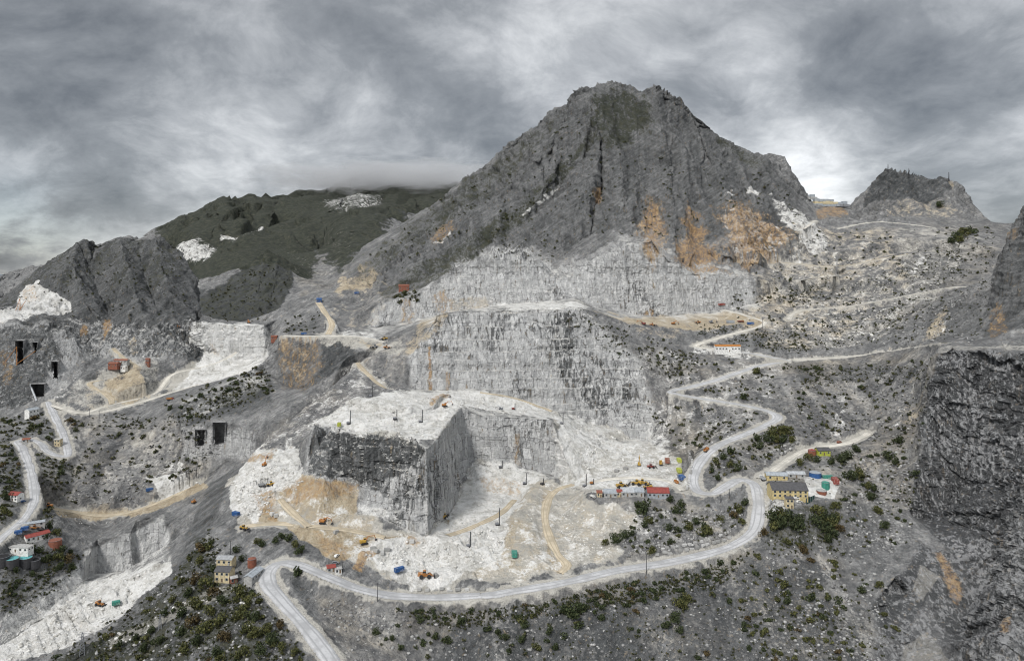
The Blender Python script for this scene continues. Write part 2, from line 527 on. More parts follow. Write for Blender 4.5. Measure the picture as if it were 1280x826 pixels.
def smooth_z(V, T, HARD, n, lam=0.5):
    e = np.concatenate([T[:, [0, 1]], T[:, [1, 2]], T[:, [2, 0]]])
    e.sort(axis=1)
    uk = np.unique(e[:, 0] * BIG + e[:, 1])
    a, b = uk // BIG, uk % BIG
    pin = np.zeros(len(V), bool)
    pin[HARD // BIG] = True
    pin[HARD % BIG] = True
    deg = np.bincount(a, minlength=len(V)) + np.bincount(b, minlength=len(V))
    z = V[:, 2].copy()
    for _ in range(n):
        s = np.bincount(a, z[b], minlength=len(V)) + np.bincount(b, z[a], minlength=len(V))
        q = z + lam * (s / np.maximum(deg, 1) - z)
        q[pin] = z[pin]
        z = q
    V = V.copy(); V[:, 2] = z
    return V


# ------------------------------------------------------------------ noise
_rs = np.random.RandomState(11)
_perm = np.concatenate([_rs.permutation(256)] * 3).astype(np.int32)
_g = _rs.normal(size=(256, 3)).astype(np.float32)
_g /= np.linalg.norm(_g, axis=1, keepdims=True)


def perlin(p):
    p = np.asarray(p, dtype=np.float32)
    i = np.floor(p).astype(np.int32)
    f = p - i
    i &= 255
    q = f * f * f * (f * (f * 6 - 15) + 10)
    out = 0
    for dx in (0, 1):
        for dy in (0, 1):
            for dz in (0, 1):
                h = _perm[_perm[_perm[i[:, 0] + dx] + i[:, 1] + dy] + i[:, 2] + dz]
                g = _g[h]
                dot = g[:, 0] * (f[:, 0] - dx) + g[:, 1] * (f[:, 1] - dy) + g[:, 2] * (f[:, 2] - dz)
                wx = q[:, 0] if dx else 1 - q[:, 0]
                wy = q[:, 1] if dy else 1 - q[:, 1]
                wz = q[:, 2] if dz else 1 - q[:, 2]
                out = out + dot * wx * wy * wz
    return out


def fbm(p, s, o=4, gain=0.5, ridged=False):
    tot, amp, nrm = 0, 1.0, 0
    for k in range(o):
        n = perlin(p * (2.03 ** k / s) + 17.3 * k)
        if ridged:
            n = 1 - 2.6 * np.abs(n)
        tot = tot + amp * n
        nrm += amp
        amp *= gain
    return tot / nrm


def hash2(a, b, c=0):
    h = (a.astype(np.int64) * 374761393 + b.astype(np.int64) * 668265263 + c * 2147483647) & 0xffffffff
    h = ((h ^ (h >> 13)) * 1274126177) & 0xffffffff
    return ((h ^ (h >> 16)) & 0xffff) / 65535.0


V, T, HARD = refine(V, T, HARD, 14.0)
V = smooth_z(V, T, HARD, 2)
V, T, HARD = refine(V, T, HARD, 5.0)
V = smooth_z(V, T, HARD, 4)
V, T, HARD = refine(V, T, HARD, PX)
V = smooth_z(V, T, HARD, 2)
print('terrain', len(V), len(T))
# ------------------------------------------------------------------ what the ground is made of
# channel, strength, feather, nearest, farthest | outline.  W fresh marble, T ochre dirt, D dark weathered rock, G grass and scrub,
# O iron stain, Q sawn quarry face, K scree, M craggy mountain rock, B broken shiny cliff, L terraced (benches)
ZONES = '''
M 1 20 600 2000| 415,375 545,250 640,170 735,95 830,98 950,185 1000,238 1015,300 945,345 690,350 600,328 475,372
D .54 16 850 2000| 415,375 545,250 640,170 735,95 830,98 950,185 1000,238 1015,300 960,320 880,300 800,290 690,320 600,318 475,365
G .62 16 900 1500| 735,125 765,108 800,118 825,150 800,175 760,190 738,175
G .55 8 900 1500| 738,165 748,172 665,272 560,350 480,375 470,368 540,325 650,250
G .48 16 900 1500| 540,250 725,125 700,165 560,290 440,360 425,340
G .5 6 900 1500| 885,160 945,195 960,215 940,215 905,185
W .38 3 900 1500| 650,268 690,236 700,231 696,242 668,262 655,271
W .4 3 900 1500| 905,240 918,236 916,247 906,247
W .6 3 900 1500| 930,246 938,234 952,240 948,247
O .66 16 800 1300| 800,285 808,250 826,248 830,300 818,340 806,330
O .70 16 800 1300| 848,310 858,255 870,258 882,300 910,332 880,338 868,340 850,320
O .60 20 800 1300| 902,258 915,248 940,268 985,282 980,312 930,338 905,310
W .34 10 800 1300| 902,258 915,248 940,268 985,282 980,312 930,338 905,310
T .30 12 800 1300| 902,258 915,248 940,268 985,282 980,312 930,338 905,310
O .7 4 900 1500| 740,235 752,232 753,258 742,255
O .5 6 900 1500| 538,300 556,280 566,276 572,290 545,312
W .5 4 900 1500| 555,300 570,285 568,295 545,312 530,320
Q 1 10 800 1050| 455,418 470,378 520,368 560,338 600,320 650,305 690,330 740,322 780,302 815,296 850,326 945,345 950,380 880,395 830,400 780,396 720,376 560,396 510,408
W .26 12 800 1050| 455,418 470,378 520,372 560,345 600,338 650,345 690,355 740,350 780,340 815,335 850,346 945,355 950,380 880,395 830,400 780,396 720,376 560,396 510,408
O .45 5 800 1050| 540,372 556,360 566,385 548,392
O .4 5 800 1050| 500,375 520,372 515,405 502,405
O .5 4 800 1050| 800,392 815,384 818,398
W .55 6 1500 2600| 228,318 255,318 278,324 262,334 240,338 232,330
W .5 4 1300 2600| 284,314 320,303 336,302 330,310 295,320
T .5 4 1300 2600| 284,314 300,306 318,304 300,318
D .35 10 1100 2100| 360,330 400,318 450,300 446,322 425,382 385,385
W .16 8 1100 2100| 425,298 448,296 446,320 432,345 425,380 385,385 368,345 360,325 400,320
K .8 8 1100 2100| 425,298 448,296 446,320 432,345 425,380 385,385 368,345 360,325 400,320
W .40 8 2000 4000| 405,266 430,258 482,262 478,275 460,280 440,278 425,284 408,276
G .74 12 1470 5000| 200,300 280,255 400,238 560,230 650,238 560,282 480,302 446,322 425,342 400,322 385,352 300,384 228,384
D .88 10 1470 5000| 200,300 280,255 400,238 560,230 650,238 560,282 480,302 446,322 425,342 400,322 385,352 300,384 228,384
M .8 4 1000 1680| 246,410 248,374 270,359 299,340 318,320 334,308 350,316 366,332 368,352 352,384 338,410
G .50 4 1000 1680| 246,410 248,374 270,359 299,340 318,320 334,308 350,316 366,332 368,352 352,384 338,410
D .95 4 1000 1680| 246,410 248,374 270,359 299,340 318,320 334,308 350,316 366,332 368,352 352,384 338,410
K .6 4 1000 1680| 308,352 322,360 338,392 328,396 312,372
T .6 8 850 1300| 420,352 466,328 476,345 468,362 440,368 418,368
M 1 10 800 1400| -200,440 -200,330 -60,330 0,322 40,312 100,284 235,290 264,350 250,445 150,445 60,410 0,400
D .60 10 800 1400| -200,440 -200,330 -60,330 0,322 40,312 100,284 235,290 264,350 250,445 150,445 60,410 0,400
G .38 14 800 1400| -200,440 -200,330 -60,330 0,322 40,312 105,292 230,300 240,340 180,370 90,350 0,400
O .8 4 800 1000| 98,412 108,404 112,414 102,420
O .7 4 800 1000| 128,402 138,398 140,408 130,425
W .95 4 800 1000| 28,364 48,351 60,360 86,376 89,390 50,394 0,404 -20,404 -20,388 20,386
O .4 4 800 1000| 30,362 42,355 50,372 30,376
Q .7 8 680 900| -60,400 90,405 100,440 78,490 40,505 -60,528
D .65 8 680 900| -60,408 65,405 75,440 60,490 40,505 -60,528
O .35 5 680 900| 0,440 12,432 20,480 4,480
M .8 8 780 960| 90,400 250,395 245,440 225,455 165,445 110,455
T .7 7 700 900| 122,486 165,445 178,465 195,490 150,500
T .4 7 700 900| 100,485 125,475 140,512 110,515
W .60 4 820 1000| 242,402 332,405 336,450 300,470 245,494 195,500 235,470 255,440 235,425
Q 1 4 820 1000| 242,406 332,410 336,450 255,445 240,425
O .3 4 820 1000| 262,430 275,425 275,445 262,442
K 1 10 560 780| 85,520 230,525 275,560 250,620 100,660 40,610
W .22 10 560 780| 140,560 220,570 235,600 200,610 120,600
D .62 10 560 800| 205,510 330,455 345,500 300,520 225,540
T .85 4 600 720| 40,640 100,636 175,630 215,612 255,598 258,610 190,642 120,652
W .8 4 600 720| 180,608 252,594 252,604 205,620
Q .8 6 640 720| 228,532 318,540 318,574 228,572
W .95 4 420 640| 104,727 165,713 212,700 216,714 150,772 90,805 -60,860 -60,815 0,806
T .3 8 420 640| 60,770 110,745 120,770 40,826 0,826
Q 1 3 440 640| -60,812 -60,780 0,776 59,732 100,702 106,688 166,666 205,643 214,700 165,713 104,727 0,806
W .30 3 440 640| -60,812 -60,780 0,776 59,732 100,702 106,688 166,666 205,643 214,700 165,713 104,727 0,806
G .50 12 330 520| 212,724 245,664 275,700 330,742 400,826 440,900 40,900 58,826 133,788
D .55 12 330 520| 205,724 245,664 275,700 330,742 400,826 440,900 40,900 58,826 133,788
D .6 8 380 445| 362,715 382,712 400,735 384,760 366,740
K 1 10 560 740| 447,450 480,480 385,545 378,590 300,604 304,570
W .15 10 560 740| 447,450 480,480 385,545 378,590 300,604 304,570
O .35 7 680 810| 345,425 400,422 405,455 380,490 352,485
D .5 7 680 810| 340,420 402,420 410,470 380,495 345,480
T .34 9 680 810| 345,425 400,422 405,455 380,490 352,485
D .8 7 680 810| 402,422 442,420 448,452 410,475 398,470
M .5 5 680 810| 340,420 442,418 448,452 395,490 340,480
T .55 6 700 900| 498,442 525,398 560,388 556,402 530,432 512,446
K 1 6 700 900| 447,450 520,412 545,400 515,445 490,495 450,470
T .6 5 760 870| 440,425 500,428 520,440 470,438
W .5 5 760 870| 400,412 450,412 500,425 450,425
Q 1 6 640 800| 545,393 600,384 720,382 740,396 803,450 820,520 808,558 760,537 665,505 600,489 515,489 512,445
L 1 8 640 800| 560,388 720,382 740,396 803,450 820,520 808,558 760,537 665,505 600,489 525,489
D .28 10 640 800| 560,400 640,395 700,400 720,440 640,460 560,450
D .40 10 640 800| 700,440 790,455 810,520 760,520 705,490
O .8 1.6 640 740| 535,432 539,432 540,487 536,487
O .5 2 640 740| 557,465 562,465 563,487 558,487
K .8 6 690 800| 738,396 803,440 812,470 790,470 750,420
W .9 6 500 730| 391,530 440,498 500,488 600,487 690,511 705,528 690,524 577,509 560,528 536,562 500,545 440,542
T .35 6 520 730| 600,488 660,495 690,512 660,522 620,515 560,490
O .7 3 580 680| 535,502 561,486 563,495 538,505
Q 1 4 470 640| 378,595 390,530 440,540 477,536 516,544 536,560 577,509 690,524 713,590 690,598 640,580 588,578 567,632 530,674 480,650 444,640 452,622
D .70 7 470 560| 382,595 390,530 440,541 477,537 516,545 530,565 510,590 490,600 480,625 460,610 430,600
D .22 8 470 640| 480,600 530,580 560,560 560,620 530,674 460,640
O .3 4 470 640| 640,545 650,540 650,580 642,580
W .75 9 430 610| 445,690 470,672 540,672 590,600 640,582 665,605 636,650 625,700 560,730 500,728
T .38 9 430 610| 450,695 490,680 540,690 600,640 660,600 640,660 600,720 510,728
T .85 4 470 600| 540,665 560,645 578,665 570,685 545,690
T .85 5 470 610| 600,600 640,590 652,610 648,625 620,615
T .95 5 430 620| 290,640 330,630 350,655 450,660 540,678 545,688 450,690 420,705 360,660
T .7 8 470 560| 345,600 380,595 448,606 450,640 400,650 350,640
O .30 6 470 560| 350,610 380,597 448,606 440,625 370,625
W .85 6 470 600| 285,600 320,560 375,560 378,600 340,620 320,650 290,640
O .45 5 470 600| 300,570 345,560 340,575 310,580
O .4 4 470 600| 322,620 345,618 345,650 325,640
T .5 8 430 520| 395,660 440,690 430,708 400,690
T .5 8 430 510| 640,722 700,712 690,720 520,732 450,722
W .45 12 540 720| 690,512 760,535 790,550 850,575 858,610 735,618 700,600 697,550
W .75 8 580 720| 695,515 740,525 760,550 740,570 710,590 697,550
T .30 10 540 720| 730,560 800,560 850,590 800,610 740,600
W .30 14 430 600| 676,600 735,620 850,624 800,680 770,690 700,716 640,722 640,660
T .25 14 430 600| 676,600 735,620 800,630 830,650 770,690 700,716 640,722 640,660
T .8 4 430 600| 677,618 690,605 684,640 692,690 712,708 700,716 688,700 676,650
W .45 5 430 600| 660,650 670,650 690,700 680,705
K 1 10 430 640| 735,625 860,620 900,650 930,670 880,690 780,705
K 1 14 300 470| 400,745 470,750 620,750 770,722 880,700 960,680 1050,700 1090,760 1130,900 400,1000
D .60 40 300 470| 560,760 620,752 770,726 880,704 1000,690 1090,760 1130,900 500,1000
W .16 16 300 470| 400,745 470,752 520,760 480,800 430,790
K 1 12 500 1000| 790,430 985,450 1180,430 1170,500 1140,640 1050,640 1040,610 960,600 900,590 800,560
D .26 16 500 700| 860,500 990,460 1165,470 1150,640 1060,640 1030,560 980,520
W .25 10 560 800| 800,460 850,460 880,550 840,590 800,540
K .8 12 780 1250| 945,345 985,280 1060,290 1200,275 1260,280 1225,420 1130,440 985,450 900,400
W .22 14 780 1250| 945,345 985,280 1060,290 1120,320 1160,330 1130,440 985,450 900,400
T .38 12 780 1250| 945,325 1010,300 1060,280 1110,290 1050,330 1150,330 1100,380 1000,390 930,350
W .5 6 900 1200| 960,240 1000,270 1040,300 1020,320 985,290
T .7 5 740 900| 728,386 800,398 900,386 955,396 955,405 860,414 786,405
W .6 5 740 900| 600,380 720,376 740,386 640,388
T .45 6 740 830| 790,408 850,412 860,425 800,420
W .6 4 740 800| 868,430 940,440 940,448 868,440
D .85 6 1150 1350| 1078,262 1085,234 1112,212 1150,218 1185,228 1180,252 1110,248
M .8 6 1150 1350| 1060,272 1085,234 1112,210 1150,216 1205,230 1218,272 1110,280
T .6 5 1150 1350| 1182,226 1190,226 1190,240 1182,240
T .4 6 1100 1250| 1110,246 1180,250 1205,272 1110,270
O .6 4 1150 1350| 1020,262 1050,254 1060,268 1020,275
D .5 8 1150 1350| 1012,244 1055,250 1055,258 1012,252
D .35 12 780 1050| 1100,330 1200,300 1240,330 1180,420 1130,400 1090,400
D .52 8 600 740| 1225,420 1245,330 1262,285 1285,245 1320,215 1320,420
M .7 6 600 740| 1225,420 1245,330 1262,285 1285,245 1320,215 1320,420
O .4 5 600 740| 1262,290 1275,280 1275,300 1262,300
O .45 5 520 680| 1235,380 1252,380 1260,415 1235,420
T .4 8 600 760| 1135,470 1160,470 1160,520 1130,560 1120,520
B 1 8 380 620| 1170,445 1195,438 1300,440 1300,640 1265,640 1240,700 1200,700 1140,640 1150,560
D .85 8 380 620| 1170,445 1195,438 1300,440 1300,640 1265,640 1240,700 1200,700 1135,640 1150,560
B .8 8 340 500| 1090,760 1120,715 1150,680 1200,690 1262,600 1300,600 1300,900 1100,900
D .75 8 340 500| 1090,760 1120,715 1150,680 1200,690 1262,600 1300,600 1300,900 1200,830 1190,800 1150,740 1110,790
O .62 5 380 500| 1165,690 1176,688 1205,740 1196,765 1186,740
O .5 4 360 500| 1240,770 1256,770 1256,790 1240,788
Q .8 4 330 450| 1255,600 1275,590 1300,600 1300,900 1235,860 1248,780
W .12 4 330 450| 1262,600 1300,590 1300,900 1240,860
W .75 4 470 580| 1004,597 1050,600 1048,612 1040,622 1010,618
W .4 4 470 560| 952,620 985,622 985,640 955,640
G .5 8 430 540| 955,640 1050,620 1050,690 960,690
G .35 10 480 600| 900,580 945,600 940,660 905,660
D .45 10 430 540| 1050,610 1100,640 1090,700 1045,700
P 1 12 425 640| 285,600 320,560 345,558 380,600 445,640 530,672 568,630 587,578 690,596 735,620 800,640 780,690 700,714 640,724 560,731 500,728 430,700 395,655 300,650
P 1 10 540 730| 690,514 760,535 850,572 860,612 735,620 700,600
P 1 6 500 730| 391,530 440,498 520,487 600,488 690,511 690,524 577,510 536,562
P .9 6 420 640| 104,727 165,713 212,700 216,714 90,805 -40,850 0,806
P .7 8 740 900| 728,386 800,398 900,386 955,396 955,405 860,414 786,405
P .7 8 740 900| 560,384 720,374 740,386 640,388
P .6 10 700 860| 355,418 440,414 520,430 520,442 450,440
P .7 8 820 1000| 200,490 235,450 320,452 330,470 210,500
W .34 12 425 640| 285,600 345,560 380,600 445,640 530,672 568,630 587,578 690,596 735,620 800,640 780,690 700,714 640,724 560,731 500,728 430,700 395,655 300,650
T .50 12 425 640| 285,600 345,560 380,600 445,640 530,672 568,630 587,578 690,596 735,620 800,640 780,690 700,714 640,724 560,731 500,728 430,700 395,655 300,650
W .5 12 540 720| 697,520 760,535 850,575 860,612 735,620 700,600
W .30 12 560 740| 447,450 490,480 385,545 378,590 300,604 304,570
P .42 14 780 1250| 945,345 985,285 1060,285 1200,275 1240,300 1180,360 1130,440 985,450 900,400
T .40 14 780 1250| 945,345 985,285 1060,285 1120,290 1130,330 1150,345 1100,400 985,450 900,400
W .25 12 560 800| 790,430 985,455 960,520 880,590 830,560 800,520
T .30 10 780 1250| 420,360 480,330 500,370 470,415 400,410
D .6 6 840 1000| 985,364 1012,350 1034,356 1022,372 992,382
D .55 8 840 1100| 1080,348 1130,322 1200,303 1214,335 1182,352
D .5 8 640 860| 1150,402 1200,372 1232,382 1226,425 1172,432
D .5 6 640 800| 985,456 1165,452 1160,476 1000,480
D .45 6 740 860| 870,408 945,410 925,428 870,428
D .5 6 680 860| 930,420 985,410 1010,440 940,436
D .7 6 980 1250| 945,262 968,262 1012,298 1004,306 978,302 955,335 930,338
D 1 4 360 480| 1090,762 1118,722 1150,695 1160,742 1128,800 1105,795
P .7 3 360 480| 1150,704 1174,722 1152,752 1138,736
P .7 4 340 470| 1128,806 1160,788 1194,830 1120,840
W .35 2 780 1200| 1150,318 1158,320 1140,348 1128,350
W .32 3 700 1000| 1192,372 1200,374 1172,428 1160,430
W .3 4 560 800| 1050,478 1062,480 1056,545 1036,546
W .3 4 560 800| 1138,478 1146,480 1126,530 1110,535
W .35 5 780 1200| 1000,268 1012,272 1000,330 985,330
W .3 4 780 1200| 1080,288 1090,290 1076,318 1066,318
W .3 4 700 1000| 1080,395 1090,395 1075,430 1062,430
W .3 4 700 1000| 1040,395 1050,395 1040,432 1028,430
T .5 5 700 1000| 1165,395 1185,378 1180,420 1150,430
W .45 6 540 700| 800,530 830,505 840,560 820,590
P .6 3 330 520| 130,802 200,765 262,735 300,727 302,736 205,779 140,814
P .5 4 380 460| 300,728 318,740 330,790 310,800 300,760
Q .8 5 820 960| 86,398 130,404 205,406 244,398 244,436 200,450 96,446
D .45 8 820 960| 86,398 130,404 205,406 244,398 244,436 200,450 96,446
W .3 4 840 960| 140,420 150,415 152,445 142,446
T .5 5 840 960| 160,425 172,420 176,445 162,446
Q .9 5 700 800| 226,503 262,488 330,450 330,482 262,514 226,526
P .5 8 700 900| 95,470 165,445 200,450 200,500 140,515 70,505
W .3 6 760 830| 62,500 80,470 95,470 85,500
D .8 4 800 960| 230,436 262,432 274,444 262,460 236,458
D .55 8 430 660| 308,556 256,600 238,655 210,722 228,728 264,664 288,612 318,574
O .62 5 470 600| 300,570 345,560 340,575 310,580
O .6 5 470 600| 318,622 340,612 345,655 325,645
O .6 5 470 560| 352,612 380,597 448,606 440,618 370,628
O .55 6 430 520| 395,662 438,682 430,702 402,690
O .7 3 440 520| 440,712 450,690 470,684 474,690 458,700 452,716
O .6 4 440 520| 508,668 528,676 520,684 506,680
P .4 10 600 760| 130,560 180,535 235,550 240,600 150,610
W .35 6 600 720| 200,575 235,580 225,600 195,600
P .5 4 480 640| 1170,432 1290,430 1290,441 1230,437 1172,442
T .35 9 800 1300| 795,275 830,245 830,330 805,340
L .55 14 780 1100| 935,345 1000,300 1060,285 1260,280 1230,425 985,445 920,400
L .45 14 520 760| 985,458 1165,450 1150,560 1000,552
L .35 12 600 800| 790,440 980,460 860,490 800,500
L .30 12 560 760| 95,520 230,525 262,560 240,610 100,640
D .75 3 440 620| 678,598 668,602 641,642 626,690 633,692 652,644
W .6 6 470 620| 530,674 568,630 587,578 640,578 690,596 655,606 645,640 600,690
T .55 7 470 620| 572,640 600,650 640,640 655,608 642,690 612,716 590,722 600,690 560,660
T .9 2.5 500 640| 598,595 652,600 652,621 606,613
O .4 2.5 500 640| 598,595 652,600 652,621 606,613
Q 1 2 500 640| 572,604 603,604 604,617 572,615
W .5 3 470 560| 442,641 452,628 480,636 530,658 530,673 480,650
R 1 3 430 560| 560,690 595,655 612,665 585,705
R 1 3 560 640| 590,580 640,582 640,598 600,602
R 1 4 440 560| 60,765 112,748 122,776 70,815 20,830
R 1 4 520 600| 128,735 160,725 172,740 140,760
T .5 4 440 640| 25,780 45,772 52,785 30,798
T .6 3 440 640| 74,768 96,770 98,782 78,780
G .35 8 560 800| 205,505 330,455 345,490 228,535
G .4 8 480 700| 0,520 95,515 100,600 40,690 0,690
G .45 8 440 600| 0,690 110,690 62,735 0,770
G .35 10 400 480| 478,754 640,755 770,726 945,686 910,720 760,758 560,778
G .3 8 540 640| 905,545 985,540 985,560 905,575
D .45 8 480 560| 890,570 935,600 935,650 890,600
D .5 8 860 1100| 470,320 560,310 560,340 470,372
T .5 5 800 960| 560,375 610,368 610,390 560,395
D .5 8 740 900| 355,402 395,385 400,412 358,416
D .5 10 690 760| 690,395 720,392 720,480 700,470
W .35 4 690 760| 688,405 705,405 705,470 688,470
D .22 12 690 800| 545,395 690,392 690,490 530,480
D .36 9 690 800| 705,430 800,460 812,545 730,505
K .7 8 740 800| 640,378 662,378 662,408 640,408
C 1 8 430 640| 450,690 530,675 640,620 655,605 640,690 600,728 500,728
C 1 8 470 620| 285,600 320,560 375,560 378,600 340,650 290,650
C 1 6 500 730| 391,530 440,498 600,488 690,511 577,509 536,562
C .8 10 540 720| 700,515 860,575 860,612 700,600
C 1 6 420 640| 104,727 212,700 216,714 90,805 0,826
C .7 6 820 1000| 200,490 320,455 330,470 210,500
C .8 8 800 1000| 28,364 86,376 89,390 0,404
'''


def inside_distance(u, v, poly):
    """signed distance in survey pixels, positive inside"""
    ins = np.zeros(u.shape, bool)
    dmin = np.full(u.shape, 1e9)
    n = len(poly)
    for i in range(n):
        (x0, y0), (x1, y1) = poly[i], poly[(i + 1) % n]
        c = ((y0 > v) != (y1 > v))
        with np.errstate(divide='ignore', invalid='ignore'):
            xi = (x1 - x0) * (v - y0) / ((y1 - y0) if y1 != y0 else 1e-9) + x0
        ins ^= c & (u < xi)
        ex, ey = x1 - x0, y1 - y0
        t = np.clip(((u - x0) * ex + (v - y0) * ey) / max(ex * ex + ey * ey, 1e-9), 0, 1)
        dmin = np.minimum(dmin, np.hypot(u - x0 - t * ex, v - y0 - t * ey))
    return np.where(ins, dmin, -dmin)


CH = 'WTDGOQKMBLRCP'
Z = {c: np.zeros(len(V)) for c in CH}
Pn = V.copy()
dist = np.maximum(V[:, 1], 100)
jit = np.clip(dist / 110.0, 2, 30)
uu, vv = proj(np.where(V[:, 1:2] > 100, V, np.array([[0, 100, -5000.0]])))
j1 = perlin(V / 22.0) * 1.2 + perlin(V / 6.0 + 31.0) * 0.6
j2 = perlin(V / 22.0 + 77.0) * 1.2 + perlin(V / 6.0 + 55.0) * 0.6
for ln in ZONES.strip().splitlines():
    h, body = ln.split('|')
    ch, st, fe, d0, d1 = h.split()
    st, fe, d0, d1 = float(st), float(fe), float(d0), float(d1)
    poly = [tuple(float(q) for q in t.split(',')) for t in body.split()]
    xs, ys = [p[0] for p in poly], [p[1] for p in poly]
    s = (V[:, 1] > d0) & (V[:, 1] < d1) & (uu > min(xs) - 2 * fe) & (uu < max(xs) + 2 * fe) & (vv > min(ys) - 2 * fe) & (vv < max(ys) + 2 * fe)
    i = np.nonzero(s)[0]
    if not len(i):
        continue
    sd = inside_distance(uu[i] + j1[i] * fe, vv[i] + j2[i] * fe, poly)
    wgt = st * sstep(sd, -fe * 0.7, fe * 0.7)
    Z[ch][i] = np.maximum(Z[ch][i], wgt)

# ------------------------------------------------------------------ relief
N = vnormals(V, T)
steep = sstep(1 - N[:, 2], 0.10, 0.45)
Nh = N.copy(); Nh[:, 2] *= 0.25
Nh /= np.maximum(np.linalg.norm(Nh, axis=1, keepdims=True), 1e-6)
flatq = np.clip(Z['W'] * 1.2 + Z['T'], 0, 1) * (1 - steep)
aspect = sstep(np.abs(N[:, 0]) / (np.abs(N[:, 0]) + np.abs(N[:, 1]) + 1e-6), 0.38, 0.62)


def gully(p, s, o=3, gain=0.5, ridged=False, along=0.13):
    """noise drawn out down the slope"""
    w1 = p + 0.22 * s * np.stack([perlin(p / (1.6 * s) + 3), perlin(p / (1.6 * s) + 30), perlin(p / (1.6 * s) + 60)], 1)
    return fbm(w1 * [1, along, along], s, o, gain, ridged) * (1 - aspect) + fbm(w1 * [along, 1, along] + 90, s, o, gain, ridged) * aspect


# benches on the terraced wall, of uneven height and here and there broken away
L = Z['L'] * sstep(perlin(V * [1, 1, 0.4] / 28.0 + 12) + 0.35, 0.0, 0.4)
zz_ = V[:, 2] + 1.6 * perlin(V / 40.0)
lev = np.cumsum([_rs.uniform(5.0, 15.0) for _ in range(30)]) - 190.0
kk = np.clip(np.searchsorted(lev, zz_) - 1, 0, 28)
hh = lev[kk + 1] - lev[kk]
fr = np.clip((zz_ - lev[kk]) / hh, 0, 1)
target = lev[kk] + hh * np.clip((fr - 0.46) / 0.48, 0, 1)
V[:, 2] += (target - zz_) * L * 0.92
# crags: ribs that run down the slope, then ever smaller steps
M = np.maximum(Z['M'], Z['B'] * 0.35)
farg = sstep(dist, 1600, 2300)
big_ = sstep(dist, 820, 1050)
big_ = np.maximum(big_ * sstep(V[:, 0], -480, -400), 0.75 * sstep(V[:, 0], 430, 470) * (V[:, 1] < 760))
r150 = gully(V, 150.0, 2, 0.5, True, 0.3)
r60 = gully(V, 58.0, 3, 0.5, True, 0.22)
r22 = gully(V, 21.0, 3, 0.55, True, 0.25)
r8 = gully(V + 300, 8.0, 3, 0.55, True, 0.35)
iso = fbm(V + 700, 34.0, 4, 0.55, True)
for _r in (r150, r60, r22, r8, iso):
    _r -= _r.mean()
tilt = V[:, 2] * 0.8 + V[:, 0] * 0.5 + 9 * perlin(V / 60.0) + 3 * perlin(V / 17.0)
bed = (np.abs(((tilt / 13.0) % 1.0) - 0.5) * 2 - 0.5) + 0.6 * (np.abs(((tilt / 5.3) % 1.0) - 0.5) * 2 - 0.5)
disp = M * (big_ * (r150 * 18.0 + r60 * 15.0) + (1 - big_) * r60 * 4.5 + r22 * 7.0 + iso * 1.5 + r8 * 2.4 + bed * (1.5 + big_ * 1.3))
disp += farg * (gully(V, 420.0, 3, 0.5, True, 0.25) * 85.0 + r150 * 30.0)
disp += (1 - farg) * sstep(dist, 1050, 1300) * (1 - M) * (r60 * 5.0 + r22 * 3.0)
# scree and ordinary ground
g14 = gully(V, 15.0, 3, 0.55)
g5 = gully(V + 50, 5.0, 2, 0.5)
lump = fbm(V + 300, 8.0, 4, 0.62)
rest = (1 - M) * (1 - flatq)
disp += rest * (g14 * 3.4 * (0.35 + steep) + g5 * 1.0 * steep + lump * 1.6)
disp += rest * (1 - Z['Q']) * (1 - Z['K']) * steep * (r22 * 3.4 + r8 * 1.8 + iso * 2.0)
rub = np.maximum(perlin(V / 2.6 + 5) - 0.12, 0) * 1.6
disp += rest * (0.3 + Z['K']) * (1 - Z['Q']) * rub * sstep(fbm(V + 40, 26.0, 2), -0.10, 0.25) * 1.6 * (1 - sstep(dist, 700, 1000))
V += N * disp[:, None]
# broken cliff: slabs
B = Z['B'] * sstep(1 - N[:, 2], 0.06, 0.3)
sB = V[:, 0] * 0.9 + V[:, 1] * 0.35 + V[:, 2] * 0.22
def slab(w_, h_, sd):
    a = np.floor(sB / w_ + 0.55 * perlin(V / (2.2 * w_) + sd)); b = np.floor(V[:, 2] / h_ + sB * 0.02 + 0.5 * perlin(V / (1.3 * w_) + sd + 30) + hash2(a, a * 0 + sd) * 3)
    return hash2(a, b, sd) - 0.5
V += Nh * (B * (slab(14.0, 400.0, 3) * 8.0 + slab(5.5, 400.0, 4) * 5.5 + slab(2.6, 70.0, 5) * 3.0 + slab(1.4, 26.0, 6) * 1.0))[:, None]
# sawn faces: tall blocks, each set back or forward a little, with broken edges
Q = Z['Q'] * sstep(1 - N[:, 2], 0.25, 0.6)
sx = V[:, 0] * 0.86 + V[:, 1] * 0.5 + 0.7 * perlin(V / 30.0 + 3)
sz = V[:, 2] + 0.9 * perlin(V / 35.0)
lev2 = np.cumsum([_rs.uniform(3.5, 13.0) for _ in range(60)]) - 215.0
row = np.searchsorted(lev2, sz + 2.5 * perlin(V * [1, 1, 0.3] / 45.0 + 8)).astype(float)
off = hash2(row, row * 0 + 5) * 7
wid = 5.0 + 7.0 * hash2(row, row * 0 + 9)
cl_ = np.floor((sx + off) / wid)
hQ = hash2(cl_, row) - 0.5
row2 = np.floor(sz / 2.7); cl2 = np.floor((sx + 3.1 * hash2(row2, row2 * 0)) / 2.2)
hQ2 = hash2(cl2, row2, 2)
hrow = hash2(row, row * 0 + 31) - 0.5
grp = perlin(V * [1, 1, 0.5] / 19.0 + 21)                     # whole groups of blocks already taken out
rough_ = sstep(fbm(V * [1, 1, 0.6] + 210, 36.0, 3) + 0.55 * Z['D'], 0.02, 0.42)
edge_break = sstep(hash2(cl_, row, 8) + 0.5 * rough_, 0.6, 0.9)
